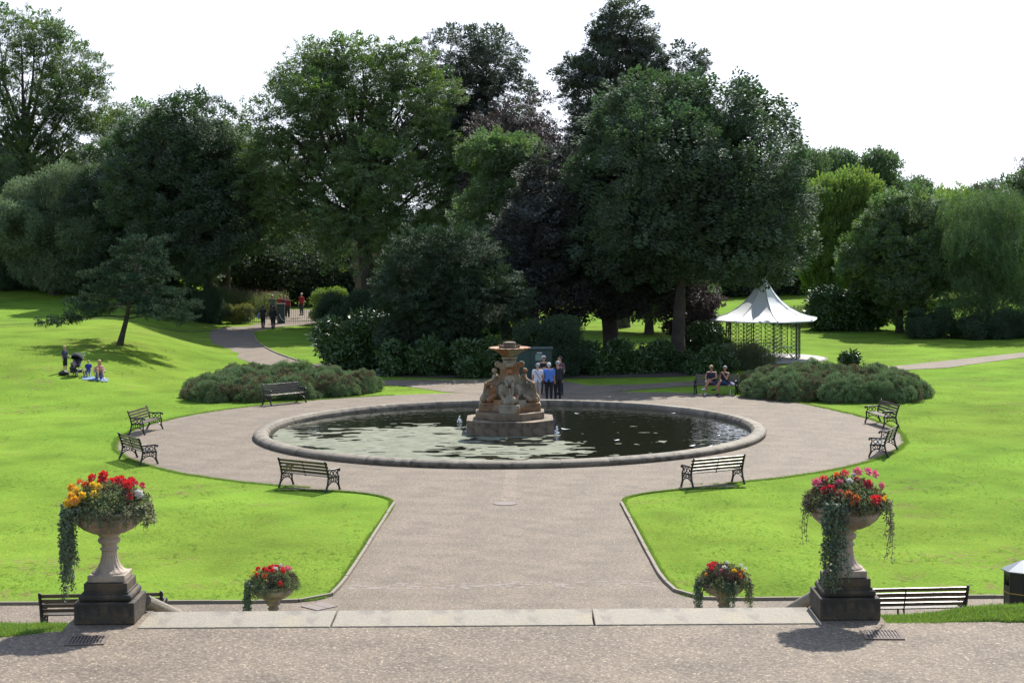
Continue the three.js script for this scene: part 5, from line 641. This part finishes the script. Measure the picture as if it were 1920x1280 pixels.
{
  const c = new THREE.CatmullRomCurve3([V(-21.2, 0, -125.5), V(-23, 0, -122.5), V(-25.5, 0, -118.5), V(-28.5, 0, -114), V(-32, 0, -109.5), V(-38, 0, -105)]), pos = [], uv = [], idx = [], n = 60;
  for (let i = 0; i <= n; i++) { const p = c.getPointAt(i / n), t = c.getTangentAt(i / n), w = V(-t.z, 0, t.x).multiplyScalar(0.13); for (const k of [-1, 0, 1]) { const x = p.x + w.x * k, z = p.z + w.z * k; pos.push(x, hill(x, z) + 0.03, z); uv.push(x, z); } }
  for (let i = 0; i < n; i++) for (let k = 0; k < 2; k++) { const a = i * 3 + k; idx.push(a, a + 1, a + 3, a + 1, a + 4, a + 3); }
  const g = new THREE.BufferGeometry(); g.setAttribute('position', new THREE.Float32BufferAttribute(pos, 3)); g.setAttribute('uv', new THREE.Float32BufferAttribute(uv, 2)); g.setIndex(idx); g.computeVertexNormals(); tag(struct('footpath', g, M.soil), 'thin worn line crossing the left lawn below the bank');
}
// ---------- shrubs ----------
shrub('rhododendron', 'glossy sunlit rhododendron at the left end of the shrubbery', { at: [-8.6, 0, -94.4], seed: 40, R: [2.2, 2.3, 1.9], n: 900, size: 0.55, sp: 'laurel', m: L.laurel });
shrub('rhododendron', 'taller glossy rhododendron against the evergreen dome', { at: [-6.2, 0, -95.4], seed: 41, R: [1.9, 2.9, 1.8], n: 800, size: 0.55, sp: 'laurel', m: L.laurel });
shrub('laurel_bush', 'low dark laurel along the path in front of the evergreen dome', { at: [-4.8, 0, -90.3], seed: 42, R: [2.4, 1.35, 1.4], n: 750, gap: 0.36, gs: 1.5, k: 0.42, size: 0.5, sp: 'laurel', m: L.laurel });
shrub('laurel_bush', 'dark laurel beside the path just left of the fountain', { at: [-1.6, 0, -89.2], seed: 43, R: [1.6, 1.7, 1.2], n: 600, gap: 0.36, gs: 1.5, k: 0.42, size: 0.5, sp: 'laurel', m: L.laurel });
shrub('yellow_shrub', 'yellow-green shrub showing behind the fountain bowl', { at: [-0.35, 0, -89.5], seed: 44, R: [0.8, 1.7, 0.7], n: 350, size: 0.45, m: L.privet });
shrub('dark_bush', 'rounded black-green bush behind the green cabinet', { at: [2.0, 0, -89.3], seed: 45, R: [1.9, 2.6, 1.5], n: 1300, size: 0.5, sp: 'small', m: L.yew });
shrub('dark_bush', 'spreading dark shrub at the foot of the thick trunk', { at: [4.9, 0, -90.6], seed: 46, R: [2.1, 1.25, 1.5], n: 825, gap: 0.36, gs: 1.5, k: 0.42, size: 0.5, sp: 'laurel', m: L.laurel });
shrub('dark_bush', 'low dark shrub left of the sycamore trunk', { at: [7.4, 0, -91.4], seed: 47, R: [1.5, 1.3, 1.2], n: 525, gap: 0.36, gs: 1.5, k: 0.42, size: 0.45, sp: 'laurel', m: L.laurel });
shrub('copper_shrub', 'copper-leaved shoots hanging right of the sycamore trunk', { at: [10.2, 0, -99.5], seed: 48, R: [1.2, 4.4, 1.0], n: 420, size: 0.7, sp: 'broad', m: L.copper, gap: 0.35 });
shrub('round_shrub', 'small round glossy shrub between the sycamore and the shelter', { at: [10.7, 0, -96.3], seed: 49, R: [0.95, 2.1, 0.9], n: 420, size: 0.42, sp: 'laurel', m: L.laurel });
shrub('pale_shrub', 'low pale feathery shrub in front of the shelter', { at: [12.0, 0, -92.3], seed: 50, R: [1.6, 1.15, 1.2], n: 800, size: 0.38, sp: 'tuft', m: L.pale });
shrub('dark_bush', 'dark low shrub in front of the pale feathery shrub', { at: [9.9, 0, -89.9], seed: 51, R: [1.7, 1.15, 1.2], n: 600, gap: 0.36, gs: 1.5, k: 0.42, size: 0.42, sp: 'laurel', m: L.laurel });
shrub('laurel_bush', 'large spreading laurel at the far side of the right lawn', { at: [23.5, 0.05, -121.5], seed: 52, R: [3.2, 2.6, 2.0], n: 1500, size: 0.6, sp: 'laurel', m: L.laurel });
for (const [x, z, w, h, s, label] of [[27.4, -113.6, 2.2, 1.6, 53, 'dark hedge bush under the dense mid-green tree'], [30.8, -112, 2.2, 1.5, 54, 'dark hedge bush under the drooping tree'], [34.4, -112, 2.4, 1.7, 55, 'dark hedge bush at the right frame edge']]) shrub('hedge_bush', label, { at: [x, 0.1, z], seed: s, R: [w, h, 1.4], n: 1000, size: 0.5, sp: 'small', m: L.yew });
shrub('golden_bush', 'round golden bush beside the gate railing', { at: [-20.9, 0, -133.4], seed: 56, R: [1.2, 1.4, 1.0], n: 700, size: 0.36, sp: 'small', m: L.privet });
shrub('dark_bush', 'large round clipped dark bush left of the golden bush', { at: [-23.2, hill(-23.2, -132.6) - 0.1, -132.6], seed: 57, R: [2.1, 2.2, 1.7], n: 1700, size: 0.45, sp: 'small', m: L.yew });
shrub('dark_bush', 'dark bush behind the leaning conifer', { at: [-27.6, hill(-27.6, -134.5), -134.5], seed: 58, R: [2.6, 2.3, 1.7], n: 1500, size: 0.55, sp: 'small', m: L.yew });
shrub('yellow_shrub', 'yellow-green shrub just right of the gate railing', { at: [-13.6, 0, -132.5], seed: 59, R: [1.6, 2.4, 1.3], n: 800, size: 0.5, m: L.gold });
shrub('dark_bush', 'broad dark bush between the gate and the rhododendron', { at: [-11.3, 0, -124.5], seed: 60, R: [2.6, 2.5, 2.0], n: 1900, size: 0.5, sp: 'small', m: L.yew });
shrub('dark_bush', 'dark undergrowth behind the rhododendron on the gate path', { at: [-7.4, 0, -120], seed: 61, R: [2.8, 2.6, 2.0], n: 1700, size: 0.55, sp: 'small', m: L.yew });
for (const [x, z, w, h, sd, label] of [[-45, -145, 3.4, 3.2, 63, 'dark bush at the foot of the willow, nearest the frame edge'], [-40, -144.5, 3.2, 2.6, 64, 'dark bush under the middle of the willow'], [-34.5, -144, 3.2, 3.4, 65, 'dark bush between the willow and the leaning conifer']]) shrub('dark_bush', label, { at: [x, hill(x, z), z], seed: sd, R: [w, h, 2], n: 1500, size: 0.7, sp: 'small', m: L.yew });
tree('dark_tree', 'dark tree behind the willow at the left frame edge', { at: [-47.5, yH(-47, -150), -150], seed: 66, R: [4.6, 6.4, 4.5], cy: 7.4, n: 2800, size: 1.25, sp: 'broad', m: L.mid, tr: 0.3, gap: 0.2, floor: 1 });
shrub('fern_clump', 'green shoots growing at the back of the left lawn bank', { at: [-30, hill(-30, -140), -140], seed: 62, R: [2.4, 1.6, 1.4], n: 800, size: 0.55, m: L.mid });
// juniper mounds: overlapping cushions of needle tufts, browned in places
function juniper(label, c, cushions, seed) {
  const t = thing('juniper_mound', label, 'shrub', [c[0], 0, c[1]], 0, 'juniper mounds'), r = RNG(seed), g = [], b = [];
  cushions.forEach(([x, z, rx, h, rz], i) => {
    const nb = Math.round(rx * rz * 17 + 12);   // small pillows of growth over each cushion
    for (let q = 0; q < nb; q++) {
      const o = dirRand(r); o.y = Math.abs(o.y) * 0.95 + 0.03; const bc = V(x + o.x * rx * 0.86, o.y * h * 0.84, z + o.z * rz * 0.86), br = 0.2 + 0.2 * r(), brown = fbm(bc.x * 0.8 + 3, bc.z * 0.8, bc.y, 3) > 0.56 ? 0.55 : 0.06;
      for (let k = 0; k < 34; k++) { const d = dirRand(r).add(o.clone().multiplyScalar(0.55)).normalize(), p = bc.clone().add(V(d.x * br, d.y * br * 0.85, d.z * br)); if (p.y < 0.03) continue; (r() < brown ? b : g).push([p, Q(d.clone().add(dirRand(r).multiplyScalar(0.5)), dirRand(r), r() * 6, r), 0.15 * (0.7 + 0.6 * r())]); }
    }
    for (let q = 0, n2 = Math.round(rx * rz * 190 + 120); q < n2; q++) { const d = dirRand(r); d.y = Math.abs(d.y); const p = V(x + d.x * rx * 0.8, 0.03 + d.y * h * 0.78, z + d.z * rz * 0.8); g.push([p, Q(d.clone().add(dirRand(r).multiplyScalar(0.5)), dirRand(r), r() * 6, r), 0.17 * (0.7 + 0.6 * r())]); }
    part(t, 'cushion', new THREE.SphereGeometry(1, 20, 10, 0, 2 * PI, 0, PI / 2).scale(rx * 0.66, h * 0.62, rz * 0.66).translate(x, 0, z), L.core);
  });
  instanced(t, 'foliage', SP.scale[0], L.juniper, g, 0.22, seed); instanced(t, 'browned_foliage', SP.scale[1], L.juniperBrown, b, 0.25, seed + 1);
}
L.core = mat([0.15, 0.225, 0.088], 1);
juniper('spreading clipped juniper mound behind the left benches', [-10.6, -81.2], [[-2.89, 2.2, 1.38, 1.06, 1.5], [-3.42, 0.8, 1.104, 0.92, 1.3], [-1.13, 2.2, 1.38, 0.97, 1.5], [-1.92, 0.2, 1.748, 1.24, 1.7], [0.63, 1.5, 1.472, 1.01, 1.4], [0.1, -1, 2.024, 1.24, 1.8], [-2.01, -2.2, 1.84, 1.29, 1.6], [2.12, 0.4, 1.472, 1.01, 1.5], [2.04, -1.6, 1.564, 1.1, 1.4], [3.53, -0.6, 0.92, 0.92, 1.1], [-0.08, -3, 1.564, 1.2, 1.2]], 71);
juniper('spreading clipped juniper mound behind the right benches', [14.2, -79.2], [[2.3, 2.5, 1.5, 1.2, 1.4], [0.4, 2.3, 1.5, 1.15, 1.4], [-1.5, 1.7, 1.5, 1.1, 1.3], [3.0, 0.8, 1.5, 1.1, 1.6], [1.2, 0.2, 2.0, 1.4, 1.7], [-1.2, -0.2, 1.9, 1.3, 1.6], [-2.7, 0.7, 1.2, 1.05, 1.2], [2.6, -1.4, 1.7, 1.3, 1.4], [-0.2, -1.9, 2.0, 1.4, 1.4], [-2.4, -1.4, 1.5, 1.2, 1.3]], 72);
shrub('sprouting_shrub', 'bright green shoots coming through the left juniper mound', { at: [-10.2, 0.95, -82.6], seed: 73, R: [1.0, 0.4, 0.4], n: 120, size: 0.2, m: L.light, stems: 2 }); shrub('sprouting_shrub', 'leafy shoots sticking out of the right juniper mound', { at: [15.6, 1.05, -80.8], seed: 74, R: [0.4, 0.6, 0.3], n: 110, size: 0.34, sp: 'laurel', m: L.laurel, stems: 2 });
// reeds and willowherb beyond the gate, tall grass beyond the right lawn
{
  const herb = (name, label, x0, x1, z0, z1, h, n, m, seed, tipM) => { const t = thing(name, label, 'tall plants'); t.userData.kind = 'stuff'; const r = RNG(seed), a = [], b = []; for (let i = 0; i < n; i++) { const x = mix(x0, x1, r()), z = mix(z0, z1, r()), hh = h * (0.6 + 0.5 * r()), y = hill(x, z); a.push([V(x, y, z), Q(V(0, 1, 0).add(dirRand(r).multiplyScalar(0.22)), dirRand(r), r() * 6, r), V(0.8, hh, 0.8)]); if (r() < 0.4) b.push([V(x, y + hh, z), Q(V(0, 1, 0), dirRand(r), r() * 6, r), V(0.22, 0.3, 0.22)]); } instanced(t, 'stems', SP.hang[0], m, a, 0.25, seed); if (tipM) instanced(t, 'flower_spikes', SP.hang[1], tipM, b, 0.2, seed); };
  herb('willowherb_bed', 'pink-flowered tall herbs growing beyond the gate', -24.5, -18.6, -146, -141.5, 1.7, 700, L.reed, 80, L.pink); herb('tall_grass', 'tall pale grass and seed heads right of the shelter', 19.8, 23.2, -128, -124, 1.3, 320, L.reed, 81);
}
// ---------- grass blades: lawn relief, lawn edges, banks ----------
{
  const r = RNG(90), blade = (() => { const q = RNG(91), o = []; for (let i = 0; i < 7; i++) { const a = q() * 2 * PI, d = V(Math.cos(a) * 0.45, 1, Math.sin(a) * 0.45).normalize(), s = V(-Math.sin(a), 0, Math.cos(a)); o.push([V((q() - 0.5) * 1.3, 0, (q() - 0.5) * 1.3), d, s, 0.7 + 0.6 * q(), 0.13]); } return leaves(o); })();
  const list = [], put = (x, z, y, h) => list.push([V(x, y, z), Q(V((r() - 0.5) * 0.5, 1, (r() - 0.5) * 0.5), V(0.1, 0, 1), r() * 6, r), h * (0.7 + 0.6 * r())]);
  const inRing = (x, z) => Math.hypot(x - CX, z - CZ) < 14.75, onAv = (x, z) => z > -52.8 && x > -3.95 - 0.02 * 0 && x < 3.6;
  // along the path edges
  const along = (pts, n, h, w, closed) => { const c = new THREE.CatmullRomCurve3(pts.map(([x, z]) => V(x, 0, z)), !!closed); for (let i = 0; i < n; i++) { const uu = r(), p = c.getPointAt(uu), q = w * (r() * r()) * (r() < 0.4 ? -0.9 : 1) + 0.12 * (fbm(p.x * 1.5, p.z * 1.5, 6, 3) - 0.5), d = V(p.x - CX, 0, p.z - CZ).normalize(); const X = p.x + d.x * q + (r() - 0.5) * 0.05, Z = p.z + d.z * q; if ((Z > -53.4 && Math.abs(X) < 6.2) || (Z < -78.5 && X > -4.5 && X < 8.6)) continue; put(X, Z, hill(X, Z), h); } };
  along(ringOut.filter(([x, z]) => !(z > -53.5 && Math.abs(x) < 6) && !(z < -79 && x > -5 && x < 9)).sort((a, b) => Math.atan2(a[0] - CX, a[1] - CZ) - Math.atan2(b[0] - CX, b[1] - CZ)), 16000, 0.05, 0.16);
  for (const [pts, sgn] of [[avL, -1], [avR, 1]]) { const c = new THREE.CatmullRomCurve3(pts.map(([x, z]) => V(x, 0, z))); for (let i = 0; i < 9000; i++) { const u = r(), p = c.getPointAt(u), tg = c.getTangentAt(u), q = 0.03 + 0.14 * r() * r(); put(p.x + sgn * Math.abs(tg.z) * q + (r() - 0.5) * 0.02, p.z - Math.abs(tg.x) * q, 0.0, 0.055); } }
  // scattered over the lawns, thinner with distance
  let k = 0; while (k < 9000) { const u = r(), z = -37.6 - 42 * u ** 1.35, x = (r() - 0.5) * 2 * (0.31 * -z + 1); if (inRing(x, z) || onAv(x, z)) continue; if (fbm(x * 0.55, z * 0.4, 13, 4) < 0.56) continue; put(x, z, hill(x, z) - 0.004, 0.03 + 0.025 * r()); k++; }
  // crests of the two banks
  for (let i = 0; i < 30000; i++) { const left = r() < 0.35, x = left ? -4.98 - 2.3 * r() : 4.14 + 2.7 * r() ** 0.9, wob = 0.16 * fbm(x * 3, 1, 2, 3) - 0.08, z = (left ? -18.86 - 0.28 * sm(-5.9, -5.0, x) : -19.3) + wob - 1.5 * r() ** 1.4; put(x, z, bankY(x, Math.min(z, -19.0)) - 0.012, 0.028 + 0.03 * r()); }
  const o = instanced(scene, 'grass', blade, L.grass, list, 0.22, 90); tag(o, 'short green grass blades covering the lawns and banks', 'grass', null, 'stuff');
}
renderer.render(scene, camera);
